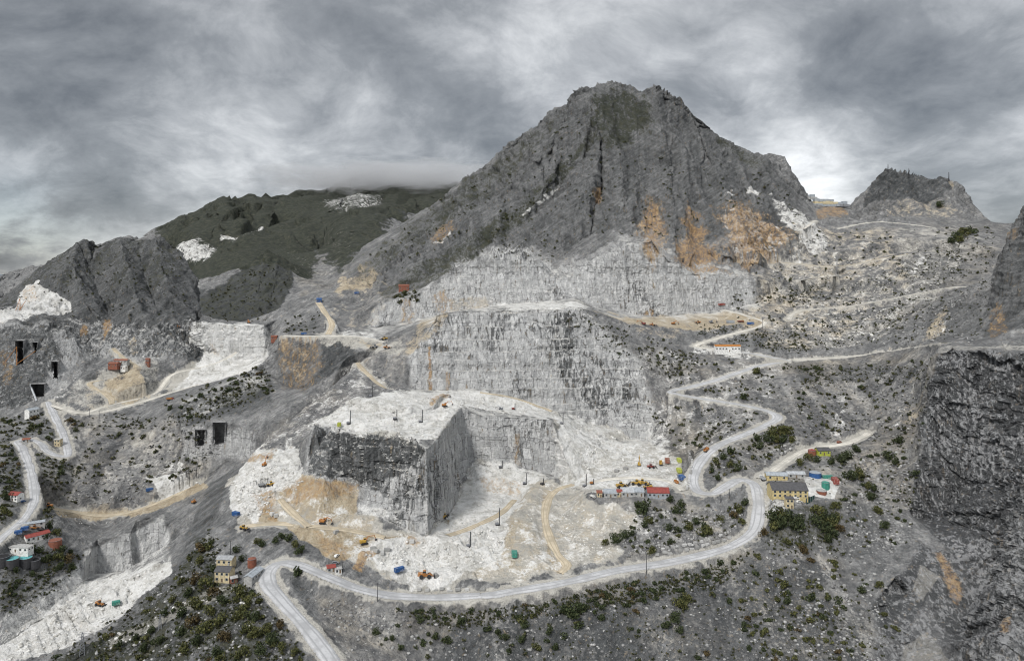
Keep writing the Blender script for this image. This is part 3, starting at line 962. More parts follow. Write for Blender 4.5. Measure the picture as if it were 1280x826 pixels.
V += Nh * (Q * (hQ * 2.2 * (0.35 + rough_) + hrow * 1.2 + np.round(grp * 3.0) * (0.35 + 1.3 * rough_) + edge_break * (hQ2 - 0.5) * 1.7 + rough_ * (r8 * 1.2 + g5 * 1.2)))[:, None]
# quarry floors: low steps and heaps
fstep = np.floor(perlin(V / 16.0 + 2) * 3.2) * 0.6 + np.maximum(perlin(V / 4.0 + 8), 0.1) * 0.5 + sstep(perlin(V / 11.0 + 70), 0.18, 0.5) * 2.2
V[:, 2] += flatq * fstep * (1 - Z['Q'] * 0.5)
# ledges and leftover blocks on a working floor, cut square to the quarry's own grid; kerf rows where slabs are being sawn
def cutgrid(w_, ang, sd):
    c, q = math.cos(ang), math.sin(ang)
    a = V[:, 0] * c + V[:, 1] * q + 1.2 * perlin(V / 12.0 + sd); b = -V[:, 0] * q + V[:, 1] * c + 1.2 * perlin(V / 12.0 + sd + 50)
    rowc = np.floor(b / w_)
    return hash2(np.floor(a / (w_ * 1.7) + 3.7 * hash2(rowc, rowc * 0 + sd)), rowc, sd)
C1, C2 = cutgrid(13.0, 0.35, 3), cutgrid(5.2, 0.35, 7)
V[:, 2] += Z['C'] * (1 - steep) * (np.floor(C1 * 3.2) * 1.0 + np.where(C2 > 0.86, (C2 - 0.86) * 10.0, 0) - 1.0)
V[:, 2] += Z['R'] * (1 - steep) * np.where(np.sin((V[:, 0] * 0.75 + V[:, 1] * 0.66) * 2 * math.pi / 7.0) > 0.1, 1.1, 0)
ROUGH = rough_

# ------------------------------------------------------------------ roads
ROADS = [
    ('quarry_road', 'pale', 9.2, '600,743,431 540,746,429 470,741,426 420,724,427 380,706,433 352,700,438 336,712,430 335,728,420 350,748,408 375,775,392 400,805,376 418,830,364 440,870,350 480,960,320'),
    ('quarry_road', 'pale', 9.2, '600,743,431 620,741,430 700,728,438 770,712,450 830,703,457 880,692,465 920,680,475 942,662,485 948,640,502 947,615,522 941,602,535 925,597,542 908,606,533 892,617,526 875,617,532 867,606,545 868,590,560 880,570,582 900,555,600 930,543,618 960,530,635 972,522,645 965,515,655 940,508,665 905,502,675 870,497,683 845,492,688 838,488,692 860,484,705 900,473,720 945,458,742 985,450,752'),
    ('quarry_road', 'pale', 7.0, '985,450,752 965,446,757 935,441,771 900,437,778'),
    ('dirt_road', 'dust', 6.0, '985,450,752 1060,446,755 1130,436,720 1180,428,640'),
    ('dirt_road', 'dust', 7.0, '900,437,778 870,432,786 905,420,812 955,405,850 935,395,875 905,387,905'),
    ('dirt_road', 'dust', 6.0, '985,400,862 1000,388,892 1060,383,870 1130,370,845 1195,358,815 1240,362,780 1290,374,735'),
    ('dirt_road', 'tan', 6.0, '920,331,990 975,328,1010 1045,333,1000 1090,325,985 1135,317,970'),
    ('dirt_road', 'dust', 7.0, '950,598,541 965,588,555 990,571,588 1005,563,600 1030,558,606 1060,553,606 1085,541,618'),
    ('valley_road', 'pale', 7.5, '-20,690,526 0,672,540 30,648,570 43,622,600 39,590,640 28,560,683 22,550,693 35,548,698 52,552,692 60,566,688 84,571,688 80,545,720 66,515,760 60,502,775'),
    ('dirt_road', 'dust', 6.5, '66,506,772 84,512,765 105,517,762 140,512,775 190,498,800 250,480,832 320,462,850 345,440,850'),
    ('dirt_road', 'dust', 6.0, '105,517,762 140,505,785 190,494,815 205,480,838 215,466,850 240,462,868 275,452,880 295,440,900'),
    ('dirt_road', 'tan', 6.0, '140,505,785 136,495,795 112,478,812 150,472,828 170,458,842 155,448,850 142,435,862'),
    ('dirt_road', 'dust', 6.0, '355,419,803 400,420,798 445,420,790 480,427,780 500,436,768 520,441,755'),
    ('dirt_road', 'tan', 6.0, '447,453,720 462,470,705 490,494,680'),
    ('dirt_road', 'tan', 7.0, '410,418,805 415,405,830 405,388,850 398,378,880'),
    ('dirt_road', 'tan', 7.0, '600,490,690 640,496,690 672,507,685 690,514,680'),
    ('dirt_road', 'dust', 5.0, '1000,352,0 1046,346,0 1090,348,0 1132,349,0 1180,352,0'),
    ('dirt_road', 'dust', 5.5, '962,331,0 975,318,0 990,302,0 1005,288,0 1020,276,0'),
    ('dirt_road', 'dust', 5.0, '1050,284,0 1090,276,0 1130,278,0 1165,284,0'),
    ('dirt_road', 'tan', 6.0, '702,714,0 711,704,0 699,692,0 688,670,0 683,645,0 684,622,0 695,609,0 715,604,0'),
    ('dirt_road', 'tan', 7.0, '308,656,0 350,652,0 400,656,0 440,661,0 480,670,0'),
    ('dirt_road', 'tan', 5.5, '352,622,0 365,640,0 384,657,0'),
    ('dirt_road', 'dust', 6.0, '735,603,0 780,596,0 830,598,0 856,612,0'),
    ('dirt_road', 'tan', 6.0, '560,668,0 590,660,0 625,640,0 640,622,0'),
    ('dirt_road', 'tan', 6.0, '50,633,640 90,638,645 130,645,650 175,636,655 215,620,668 250,604,682'),
]


def spline(P, step=2.5):
    P = [Vector(p) for p in P]
    out = []
    for i in range(len(P) - 1):
        p0, p1, p2, p3 = P[max(i - 1, 0)], P[i], P[i + 1], P[min(i + 2, len(P) - 1)]
        n = max(1, int((p2 - p1).length / step))
        for k in range(n):
            t = k / n
            a = 2 * p1; b = p2 - p0; c = 2 * p0 - 5 * p1 + 4 * p2 - p3; e = -p0 + 3 * p1 - 3 * p2 + p3
            out.append(0.5 * (a + b * t + c * t * t + e * t ** 3))
    out.append(P[-1])
    return np.array([tuple(p) for p in out])


road_lines = []
uu, vv = proj(np.where(V[:, 1:2] > 100, V, np.array([[0, 100, -5000.0]])))
for nm, mat, wd, body in ROADS:
    ctl = []
    for t in body.split():
        a_, b_, d_0 = (float(q) for q in t.split(','))
        if d_0 == 0:
            near = np.nonzero((np.abs(uu - a_) < 3) & (np.abs(vv - b_) < 3) & (V[:, 1] > 100))[0]
            d_0 = np.percentile(V[near, 1], 30)
            q = V[near][np.abs(V[near, 1] - d_0).argmin()]
            ctl.append((q[0], q[1], q[2]))
        else:
            ctl.append(W(a_, b_, d_0))
    c = spline(ctl)
    z = c[:, 2].copy()
    for _ in range(30):
        z[1:-1] = (z[:-2] + 2 * z[1:-1] + z[2:]) / 4
    c[:, 2] = z
    road_lines.append((nm, mat, wd, c))
roadmask = np.zeros(len(V))
for nm, mat, wd, c in sorted(road_lines, key=lambda q: q[1] == 'pale'):
    lo, hi = c.min(0) - 16, c.max(0) + 16
    i = np.nonzero((V[:, 0] > lo[0]) & (V[:, 0] < hi[0]) & (V[:, 1] > lo[1]) & (V[:, 1] < hi[1]) & (V[:, 2] > lo[2] - 25) & (V[:, 2] < hi[2] + 25))[0]
    if not len(i):
        continue
    for chunk in np.array_split(i, max(1, len(i) // 40000)):
        if not len(chunk):
            continue
        d2 = (V[chunk, None, 0] - c[None, :, 0]) ** 2 + (V[chunk, None, 1] - c[None, :, 1]) ** 2
        k = d2.argmin(1)
        dd = np.sqrt(d2[np.arange(len(chunk)), k])
        zr = c[k, 2]
        ok = np.abs(zr - V[chunk, 2]) < 14
        m = (1 - sstep(dd, wd * 0.5 + 1.2, wd * 0.5 + 5.5)) * ok
        V[chunk, 2] = V[chunk, 2] * (1 - m) + (zr - 0.45) * m
        roadmask[chunk] = np.maximum(roadmask[chunk], m)
        vg = (1 - sstep(dd + 3.0 * perlin(V[chunk] / 5.0), wd * 0.5 + 0.5, wd * 0.5 + 6.0)) * ok * 0.85
        Z['P'][chunk] = np.maximum(Z['P'][chunk], vg)
        Z['G'][chunk] *= 1 - vg; Z['D'][chunk] *= 1 - vg


def mkmesh(name, V, T):
    me = bpy.data.meshes.new(name)
    me.vertices.add(len(V)); me.loops.add(3 * len(T)); me.polygons.add(len(T))
    me.vertices.foreach_set('co', V.astype(np.float32).ravel())
    me.loops.foreach_set('vertex_index', T.astype(np.int32).ravel())
    me.polygons.foreach_set('loop_start', np.arange(0, 3 * len(T), 3, dtype=np.int32))
    me.update(calc_edges=True)
    return me


MOUTHS = [(246, 256, 538, 557, 9), (268, 281, 529, 555, 12), (67, 72, 453, 473, 6), (41, 55, 481, 496, 14), (22, 29, 427, 455, 9), (43, 46, 429, 441, 4)]
cen = V[T].mean(1)
cu, cvv = proj(np.where(cen[:, 1:2] > 100, cen, np.array([[0, 100, -5000.0]])))
front = np.cross(V[T[:, 1]] - V[T[:, 0]], V[T[:, 2]] - V[T[:, 0]])
keep = np.ones(len(T), bool)
CHAMBERS = []
for a, b, c, d, _w in MOUTHS:
    jt = 1.3 * perlin(cen / 3.0) * 1.6
    s_ = (cu + jt > a) & (cu - jt < b) & (cvv + jt * 1.5 > c) & (cvv - jt * 0.5 < d) & (cen[:, 1] > 300) & (cen[:, 1] < 1300)
    if not s_.any():
        continue
    dm = np.percentile(cen[s_, 1], 2)
    s_ &= cen[:, 1] < dm + 45
    keep &= ~s_
    y0, y1 = dm - 0.5, np.percentile(cen[s_, 1], 98) + 15.0
    ym = 0.5 * (y0 + np.percentile(cen[s_, 1], 98))
    CHAMBERS.append(((a - 1.5 - U0) / F * ym, (b + 1.5 - U0) / F * ym, np.percentile(cen[s_, 1], 50) - 2.0, y1, -(d + 1.0 - V0) / F * ym, -(c - 1.5 - V0) / F * ym))
T = T[keep]
tri_n = np.cross(V[T[:, 1]] - V[T[:, 0]], V[T[:, 2]] - V[T[:, 0]])
TM = mkmesh('terrain', V, T)


def set_attr(me, name, *chs):
    a = me.attributes.new(name, 'FLOAT_COLOR', 'POINT')
    q = np.zeros((len(V), 4), np.float32)
    for i, c in enumerate(chs):
        q[:, i] = c
    a.data.foreach_set('color', q.ravel())


set_attr(TM, 'za', Z['W'], Z['T'], Z['D'], Z['G'])
set_attr(TM, 'zb', Z['O'], Z['Q'], Z['K'], Z['B'])
set_attr(TM, 'zd', Z['P'], Z['C'])
set_attr(TM, 'zc', np.clip(g14 * 1.5 + 0.5, 0, 1), np.clip(g5 * 1.5 + 0.5, 0, 1), np.clip(ROUGH, 0, 1), np.clip(r22 * 0.5 + 0.5, 0, 1))
_flat = (Z['Q'][T[:, 0]] > 0.4) | (Z['B'][T[:, 0]] > 0.4)
TM.polygons.foreach_set('use_smooth', ~_flat)
terrain = bpy.data.objects.new('terrain', TM)
COL.objects.link(terrain)
terrain['kind'] = 'structure'

# where a sight line meets the finished ground (for setting things down on it)
uu, vv = proj(np.where(V[:, 1:2] > 100, V, np.array([[0, 100, -5000.0]])))
_gx, _gy = (uu / 2).astype(int), (vv / 2).astype(int)
_ok = (uu > -100) & (uu < 1380) & (vv > 0) & (vv < 950) & (V[:, 1] > 100)
_ids = np.nonzero(_ok)[0]
_cell = (_gx[_ids] + 60) * 600 + _gy[_ids]
_ord = np.lexsort((V[_ids, 1], _cell))
_first = np.concatenate([[True], np.diff(_cell[_ord]) != 0])
ZB = dict(zip(_cell[_ord][_first].tolist(), _ids[_ord][_first].tolist()))


def at(u, v, dmin=0, dmax=1e9):
    gx, gy = int(u / 2), int(v / 2)
    for r in range(0, 8):
        best = None
        for dx in range(-r, r + 1):
            for dy in range(-r, r + 1):
                if max(abs(dx), abs(dy)) != r:
                    continue
                i = ZB.get((gx + dx + 60) * 600 + gy + dy)
                if i is not None and dmin <= V[i, 1] <= dmax and (best is None or V[i, 1] < V[best, 1]):
                    best = i
        if best is not None:
            p = V[best]
            d = p[1]
            return Vector(((u - U0) / F * d, d, p[2]))
    return None


# ------------------------------------------------------------------ ground material
def ground_material():
    m = bpy.data.materials.new('rock and marble ground')
    m.use_nodes = True
    g = NT(m.node_tree)
    tcn = g.add('ShaderNodeTexCoord')
    P = tcn.outputs['Object']
    geo = g.add('ShaderNodeNewGeometry')
    nz = g.add('ShaderNodeSeparateXYZ'); g.l.new(geo.outputs['True Normal'], nz.inputs[0])
    up = nz.outputs[2]
    pos = g.add('ShaderNodeSeparateXYZ'); g.l.new(P, pos.inputs[0])

    def attr(nm):
        a = g.add('ShaderNodeAttribute', attribute_name=nm)
        s = g.add('ShaderNodeSeparateColor'); g.l.new(a.outputs['Color'], s.inputs[0])
        return s.outputs[0], s.outputs[1], s.outputs[2], a.outputs['Alpha']
    w_, t_, d_, g_ = attr('za')
    o_, q_, k_, b_ = attr('zb')
    gu14, gu5, ro_, rib_ = attr('zc')
    p_, c_, _x, _y = attr('zd')

    def nn(vec, sc, det, rough=0.6, dist=0.0, gain=2.3):
        return g.math('MULTIPLY_ADD', g.noise(vec, sc, det, rough, dist), gain, 0.5 - 0.5 * gain)

    def total(*terms):
        """weighted sum: (value, weight) ..., then a constant"""
        v = terms[-1]
        for s_, k in terms[:-1]:
            v = g.math('MULTIPLY_ADD', s_, k, v)
        return v
    big = nn(P, 0.018, 4, 0.55, 0.4)
    mid = nn(P, 0.085, 7, 0.66, 0.5)
    fin = nn(P, 0.5, 4, 0.65)
    streak = nn(g.scalev(P, (0.30, 0.30, 0.028)), 1.0, 6, 0.66, 0.4)
    rot = g.add('ShaderNodeVectorRotate', rotation_type='Y_AXIS'); g.l.new(P, rot.inputs['Vector']); rot.inputs['Angle'].default_value = 0.6
    beds = nn(g.scalev(rot.outputs[0], (0.035, 0.04, 0.30)), 1.0, 6, 0.68, 1.2)
    vor = g.add('ShaderNodeTexVoronoi'); vor.inputs['Scale'].default_value = 0.5
    g.l.new(P, vor.inputs['Vector'])
    vc = g.add('ShaderNodeSeparateColor'); g.l.new(vor.outputs['Color'], vc.inputs[0])
    stone, stone2 = vc.outputs[0], vc.outputs[1]
    wall = g.step(up, 0.62, 0.36)

    # grey limestone
    v0 = total((mid, 0.40), (fin, 0.34), (beds, 0.38), (big, 0.10), (rib_, 0.20), -0.21)
    rock = g.ramp(v0, [(0.05, (0.055, 0.058, 0.06)), (0.38, (0.135, 0.138, 0.14)), (0.60, (0.24, 0.242, 0.242)), (0.95, (0.50, 0.50, 0.49))])
    # scree, drawn out in runs of paler and darker stone, each stone its own grey
    sv = total((gu14, 0.46), (gu5, 0.22), (mid, 0.42), (stone, 0.26), (big, 0.16), -0.26)
    scree = g.ramp(sv, [(0.08, (0.060, 0.062, 0.065)), (0.36, (0.145, 0.147, 0.15)), (0.62, (0.27, 0.268, 0.262)), (0.95, (0.54, 0.53, 0.505))])
    scree = g.mix(g.step(total((big, 0.8), (mid, 0.3), -0.05), 0.35, 0.9, 0.0, 0.55), scree, g.mix(1.0, scree, (1.0, 0.90, 0.74), blend='MULTIPLY'))
    col = g.mix(g.math('MULTIPLY', k_, g.step(mid, 0.0, 0.5, 0.7, 1.0)), rock, scree)
    # dark weathered rock, with pale bare patches
    dk = g.ramp(v0, [(0.10, (0.020, 0.022, 0.023)), (0.40, (0.056, 0.060, 0.062)), (0.62, (0.110, 0.115, 0.118)), (0.80, (0.20, 0.205, 0.21)), (0.98, (0.42, 0.425, 0.43))])
    dmask = g.step(total((d_, 1.0), (streak, 0.30), (mid, 0.34), (fin, 0.42), (rib_, -0.30), -0.40), 0.36, 0.64)
    col = g.mix(dmask, col, dk)
    # sawn marble faces with joints and dark weathering runs
    s_ = g.math('MULTIPLY_ADD', pos.outputs[0], 0.86, g.math('MULTIPLY', pos.outputs[1], 0.5))
    cv = g.add('ShaderNodeCombineXYZ')
    g.l.new(total((fin, 0.7), (mid, 2.2), (big, 3.0), s_), cv.inputs[0]); g.l.new(total((mid, 1.0), (big, 6.0), pos.outputs[2]), cv.inputs[1])
    br = g.add('ShaderNodeTexBrick', offset=0.37, offset_frequency=3, squash=0.55, squash_frequency=3)
    g.l.new(cv.outputs[0], br.inputs['Vector'])
    for k, v in (('Color1', (0.30, 0.305, 0.31, 1)), ('Color2', (0.60, 0.605, 0.605, 1)), ('Mortar', (0.10, 0.10, 0.10, 1))):
        br.inputs[k].default_value = v
    for k, v in (('Scale', 1.0), ('Mortar Size', 0.26), ('Mortar Smooth', 0.5), ('Bias', 0.0), ('Brick Width', 6.2), ('Row Height', 8.2)):
        br.inputs[k].default_value = v
    sawn = g.mix(g.step(total((mid, 0.8), (ro_, -0.5), 0.2), 0.25, 0.75, 0.12, 0.75), br.outputs['Color'], (0.44, 0.445, 0.445))
    sawn = g.mix(g.math('MULTIPLY', g.step(streak, 0.44, 0.20), 0.7), sawn, (0.66, 0.66, 0.65))
    runs = g.step(total((streak, 1.0), (ro_, 0.24), (big, 0.22), (d_, 0.2), -0.20), 0.60, 0.82)
    sawn = g.mix(g.math('MULTIPLY', runs, 0.85), sawn, (0.085, 0.09, 0.092))
    sawn = g.mix(g.math('MULTIPLY', dmask, 0.85), sawn, dk)
    qm = g.math('MULTIPLY', q_, g.step(up, 0.86, 0.60))
    col = g.mix(qm, col, sawn)
    # trampled pale stone dust on the working floors
    dust = g.ramp(total((mid, 0.45), (fin, 0.20), (big, 0.25), 0.05), [(0.15, (0.30, 0.29, 0.265)), (0.5, (0.47, 0.455, 0.415)), (0.85, (0.60, 0.59, 0.555))])
    pm = g.math('MULTIPLY', g.step(total((p_, 1.0), (mid, 0.35), (fin, 0.2), -0.27), 0.35, 0.65), g.math('SUBTRACT', 1.0, g.math('MULTIPLY', wall, g.math('MULTIPLY', q_, 0.9))))
    col = g.mix(pm, col, dust)
    # ochre soil and dust
    tan = g.ramp(total((mid, 0.6), (fin, 0.35), 0.02), [(0.12, (0.24, 0.19, 0.125)), (0.5, (0.43, 0.36, 0.255)), (0.88, (0.63, 0.58, 0.48))])
    tm = g.step(total((t_, 1.0), (mid, 0.60), (big, 0.25), (fin, 0.25), -0.55), 0.33, 0.67)
    tm = g.math('MULTIPLY', tm, g.math('SUBTRACT', 1.0, g.math('MULTIPLY', wall, 0.5)))
    col = g.mix(g.math('MULTIPLY', tm, 0.92), col, tan)
    # fresh marble: white slabs with grey cuts
    wc = g.add('ShaderNodeTexVoronoi', feature='F1', distance='CHEBYCHEV'); wc.inputs['Scale'].default_value = 0.16
    g.l.new(P, wc.inputs['Vector'])
    wcs = g.add('ShaderNodeSeparateColor'); g.l.new(wc.outputs['Color'], wcs.inputs[0])
    wv = total((mid, 0.45), (fin, 0.25), (stone, 0.16), (wcs.outputs[0], 0.22), -0.05)
    white = g.ramp(wv, [(0.08, (0.30, 0.29, 0.265)), (0.34, (0.54, 0.535, 0.51)), (0.60, (0.75, 0.75, 0.735)), (0.95, (0.86, 0.86, 0.855))])
    wm = g.step(total((w_, 1.1), (mid, 0.50), (fin, 0.32), (wcs.outputs[1], 0.20), -0.51), 0.30, 0.62)
    wm = g.math('MULTIPLY', wm, g.mix(g.math('MULTIPLY', wall, q_), 1.0, 0.45, 'FLOAT'))
    col = g.mix(g.math('MULTIPLY', wm, 0.93), col, white)
    # dust on the ledges of a sawn face
    led = g.math('MULTIPLY', g.step(up, 0.70, 0.95), g.math('MULTIPLY', q_, g.step(mid, 0.2, 0.7, 0.2, 0.85)))
    col = g.mix(led, col, (0.66, 0.655, 0.63))
    # broken cliff: sky sheen painted in as pale streaks among black faces
    sheen_ = nn(g.scalev(P, (0.45, 0.30, 0.085)), 1.0, 8, 0.74, 0.15)
    col = g.mix(g.math('MULTIPLY', b_, 0.75), col, (0.045, 0.047, 0.05))
    sheen_m = g.math('MULTIPLY', b_, g.step(total((sheen_, 0.8), (stone2, 0.16), (big, 0.25), -0.12), 0.50, 0.58))
    col = g.mix(g.math('MULTIPLY', sheen_m, 0.72), col, g.mix(fin, (0.22, 0.225, 0.235), (0.52, 0.525, 0.53)))
    # iron stain
    st = g.ramp(total((streak, 0.55), (fin, 0.3), (mid, 0.15), 0.0), [(0.15, (0.075, 0.055, 0.04)), (0.40, (0.27, 0.155, 0.075)), (0.64, (0.42, 0.29, 0.15)), (0.92, (0.56, 0.48, 0.35))])
    om = g.step(total((o_, 1.0), (streak, 0.95), (mid, 0.30), (fin, 0.35), -0.80), 0.16, 0.90)
    col = g.mix(g.math('MULTIPLY', om, 0.85), col, st)
    # grass and low scrub
    gr = g.ramp(total((mid, 0.55), (fin, 0.4), 0.0), [(0.2, (0.013, 0.017, 0.012)), (0.5, (0.038, 0.043, 0.030)), (0.85, (0.090, 0.087, 0.058))])
    gm = g.step(total((g_, 1.0), (mid, 0.48), (fin, 0.42), (rib_, -0.40), -0.25), 0.36, 0.64)
    gm = g.math('MULTIPLY', gm, g.math('MULTIPLY_ADD', wm, -0.9, 1.0))
    col = g.mix(g.math('MULTIPLY', gm, 0.88), col, gr)

    bs = g.add('ShaderNodeBsdfPrincipled')
    g.l.new(col, bs.inputs['Base Color'])
    g.l.new(g.mix(b_, 0.9, 0.42, 'FLOAT'), bs.inputs['Roughness'])
    g.l.new(g.mix(b_, 0.2, 0.75, 'FLOAT'), bs.inputs['Specular IOR Level'])
    bh = total((mid, 1.6), (fin, 0.8), (stone, 0.35), (g.math('MULTIPLY', streak, wall), 0.9), 0.0)
    bp = g.add('ShaderNodeBump')
    bp.inputs['Strength'].default_value = 1.0
    bp.inputs['Distance'].default_value = 1.0
    g.l.new(bh, bp.inputs['Height'])
    g.l.new(bp.outputs[0], bs.inputs['Normal'])
    out = g.add('ShaderNodeOutputMaterial')
    g.l.new(bs.outputs[0], out.inputs[0])
    return m


TM.materials.append(ground_material())


# ------------------------------------------------------------------ plain materials
MATS = {}


def mat(name, color, rough=0.7, var=0.25, scale=2.0, metal=0.0, dirt=None):
    """a painted, rusty or dusty surface: the colour with uneven wear over it"""
    if name in MATS:
        return MATS[name]
    m = bpy.data.materials.new(name)
    m.use_nodes = True
    g = NT(m.node_tree)
    tcn = g.add('ShaderNodeTexCoord')
    n = g.noise(tcn.outputs['Object'], scale, 5, 0.6)
    c0 = tuple(max(0.0, q * (1 - var)) for q in color)
    c1 = tuple(min(0.9, q * (1 + var)) for q in color)
    col = g.mix(g.step(n, 0.35, 0.65), c0, c1)
    if dirt:
        n2 = g.noise(tcn.outputs['Object'], scale * 0.6, 4, 0.65)
        col = g.mix(g.step(n2, 0.50, 0.68, 0.0, 0.7), col, dirt)
    bs = g.add('ShaderNodeBsdfPrincipled')
    g.l.new(col, bs.inputs['Base Color'])
    bs.inputs['Roughness'].default_value = rough
    bs.inputs['Metallic'].default_value = metal
    out = g.add('ShaderNodeOutputMaterial')
    g.l.new(bs.outputs[0], out.inputs[0])
    MATS[name] = m
    return m


def road_material(name, base, rut):
    m = bpy.data.materials.new(name)
    m.use_nodes = True
    g = NT(m.node_tree)
    tcn = g.add('ShaderNodeTexCoord')
    at_ = g.add('ShaderNodeAttribute', attribute_name='across')
    x = g.math('ABSOLUTE', at_.outputs['Fac'])
    n = g.noise(tcn.outputs['Object'], 0.12, 6, 0.6)
    n2 = g.noise(tcn.outputs['Object'], 0.9, 4, 0.6)
    xx = g.math('MULTIPLY_ADD', n2, 0.16, x)
    ruts = g.math('MULTIPLY', g.step(g.math('ABSOLUTE', g.math('SUBTRACT', xx, 0.50)), 0.16, 0.02), g.step(n, 0.3, 0.6, 0.35, 0.9))
    col = g.mix(g.step(n, 0.38, 0.62), tuple(q * 0.86 for q in base), tuple(q * 1.2 for q in base))
    col = g.mix(g.math('MULTIPLY', g.step(n2, 0.52, 0.7), 0.5), col, rut)
    col = g.mix(g.math('MULTIPLY', ruts, 0.8), col, tuple(q * 0.85 for q in rut))
    col = g.mix(g.math('MULTIPLY', g.step(xx, 0.85, 1.05), 0.5), col, tuple(q * 0.62 for q in base))
    bs = g.add('ShaderNodeBsdfPrincipled')
    g.l.new(col, bs.inputs['Base Color'])
    bs.inputs['Roughness'].default_value = 0.85
    out = g.add('ShaderNodeOutputMaterial')
    g.l.new(bs.outputs[0], out.inputs[0])
    return m


RM = {'pale': road_material('wet pale limestone road', (0.42, 0.425, 0.435), (0.31, 0.315, 0.325)),
      'dust': road_material('dusty white track', (0.55, 0.53, 0.48), (0.44, 0.41, 0.35)),
      'tan': road_material('ochre dirt track', (0.46, 0.40, 0.30), (0.37, 0.30, 0.21))}
for nm, mt, wd, c in road_lines:
    tg = np.gradient(c[:, :2], axis=0)
    tg /= np.maximum(np.linalg.norm(tg, axis=1, keepdims=True), 1e-6)
    nl = np.stack([-tg[:, 1], tg[:, 0]], 1)
    vs, fs, ac = [], [], []
    K = 7
    rr = random.Random(len(c))
    wob = np.interp(np.arange(len(c)), np.arange(0, len(c) + 4, 4), [rr.uniform(-0.9, 0.6) for _ in range(0, len(c) + 4, 4)])
    for i in range(len(c)):
        for k in range(K):
            s = (k / (K - 1) - 0.5) * 2
            hw = wd * 0.5 + wob[i]
            vs.append((c[i, 0] + nl[i, 0] * s * hw, c[i, 1] + nl[i, 1] * s * hw, c[i, 2] + 0.12 - 0.55 * max(0, abs(s) - 0.9) / 0.1))
            ac.append(s)
    for i in range(len(c) - 1):
        for k in range(K - 1):
            fs.append((i * K + k, i * K + k + 1, (i + 1) * K + k + 1, (i + 1) * K + k))
    me = bpy.data.meshes.new(nm)
    me.from_pydata(vs, [], fs)
    me.attributes.new('across', 'FLOAT', 'POINT').data.foreach_set('value', ac)
    me.materials.append(RM[mt])
    o = bpy.data.objects.new(nm, me)
    COL.objects.link(o)
    o['kind'] = 'structure'

for x0, x1, y0, y1, z0, z1 in CHAMBERS:
    sl = (x0 + x1) / 2 * (y1 / y0 - 1) * 0.6
    me = bpy.data.meshes.new('tunnel')
    me.from_pydata([(x0, y0, z0), (x1, y0, z0), (x1, y0, z1), (x0, y0, z1), (x0 + sl, y1, z0), (x1 + sl, y1, z0), (x1 + sl, y1, z1), (x0 + sl, y1, z1)], [],
                   [(0, 1, 5, 4), (3, 7, 6, 2), (0, 4, 7, 3), (1, 2, 6, 5), (4, 5, 6, 7)])
    me.materials.append(mat('tunnel rock', (0.26, 0.26, 0.26), 0.95, 0.3, 0.3))
    o = bpy.data.objects.new('tunnel', me); COL.objects.link(o); o['kind'] = 'structure'

# the sea beyond the hills
me = bpy.data.meshes.new('sea')
me.from_pydata([(-90000, -20000, -640), (90000, -20000, -640), (90000, 120000, -640), (-90000, 120000, -640)], [], [(0, 1, 2, 3)])
me.materials.append(mat('grey blue sea', (0.08, 0.12, 0.15), 0.25, 0.1, 0.001))
o = bpy.data.objects.new('sea', me); COL.objects.link(o); o['kind'] = 'structure'
# ------------------------------------------------------------------ building kit
class MB:
    """collects boxes, prisms, tubes and free polygons into one mesh"""
    def __init__(self):
        self.v, self.f = [], []

    def poly(self, vs, fs):
        n = len(self.v)
        self.v += [tuple(p) for p in vs]
        self.f += [tuple(n + i for i in f) for f in fs]
        return self

    def box(self, c, s, rz=0.0, ry=0.0, taper=1.0):
        mtx = Matrix.Rotation(rz, 3, 'Z') @ Matrix.Rotation(ry, 3, 'Y')
        vs = []
        for z in (-1, 1):
            k = taper if z > 0 else 1.0
            for x, y in ((-1, -1), (1, -1), (1, 1), (-1, 1)):
                vs.append(Vector(c) + mtx @ Vector((x * s[0] / 2 * k, y * s[1] / 2 * k, z * s[2] / 2)))
        return self.poly(vs, [(3, 2, 1, 0), (4, 5, 6, 7), (0, 1, 5, 4), (1, 2, 6, 5), (2, 3, 7, 6), (3, 0, 4, 7)])

    def tube(self, a, b, r0, r1=None, n=8, caps=True):
        a, b = Vector(a), Vector(b)
        r1 = r0 if r1 is None else r1
        q = (b - a).to_track_quat('Z', 'Y')
        vs = []
        for p, r in ((a, r0), (b, r1)):
            for k in range(n):
                t = 2 * math.pi * k / n
                vs.append(p + q @ Vector((r * math.cos(t), r * math.sin(t), 0)))
        fs = [(k, (k + 1) % n, n + (k + 1) % n, n + k) for k in range(n)]
        if caps:
            fs += [tuple(range(n - 1, -1, -1)), tuple(range(n, 2 * n))]
        return self.poly(vs, fs)

    def prism(self, prof, y0, y1):
        """profile in x-z, drawn out along y"""
        n = len(prof)
        vs = [(x, y0, z) for x, z in prof] + [(x, y1, z) for x, z in prof]
        fs = [(k, (k + 1) % n, n + (k + 1) % n, n + k) for k in range(n)] + [tuple(range(n - 1, -1, -1)), tuple(range(n, 2 * n))]
        return self.poly(vs, fs)

    def build(self, name, material, parent=None, bevel=0.0):
        me = bpy.data.meshes.new(name)
        me.from_pydata(self.v, [], self.f)
        me.update()
        bm = bmesh.new(); bm.from_mesh(me)
        bmesh.ops.recalc_face_normals(bm, faces=bm.faces)
        if bevel:
            bmesh.ops.bevel(bm, geom=list(bm.edges), offset=bevel, segments=1, affect='EDGES')
        bm.to_mesh(me); bm.free()
        if material is not None:
            me.materials.append(material)
        o = bpy.data.objects.new(name, me)
        COL.objects.link(o)
        if parent is not None:
            o.parent = parent
        return o


def tag(o, label, cat, group=None, kind=None):
    o['label'] = label
    o['category'] = cat
    if group:
        o['group'] = group
    if kind:
        o['kind'] = kind
    return o


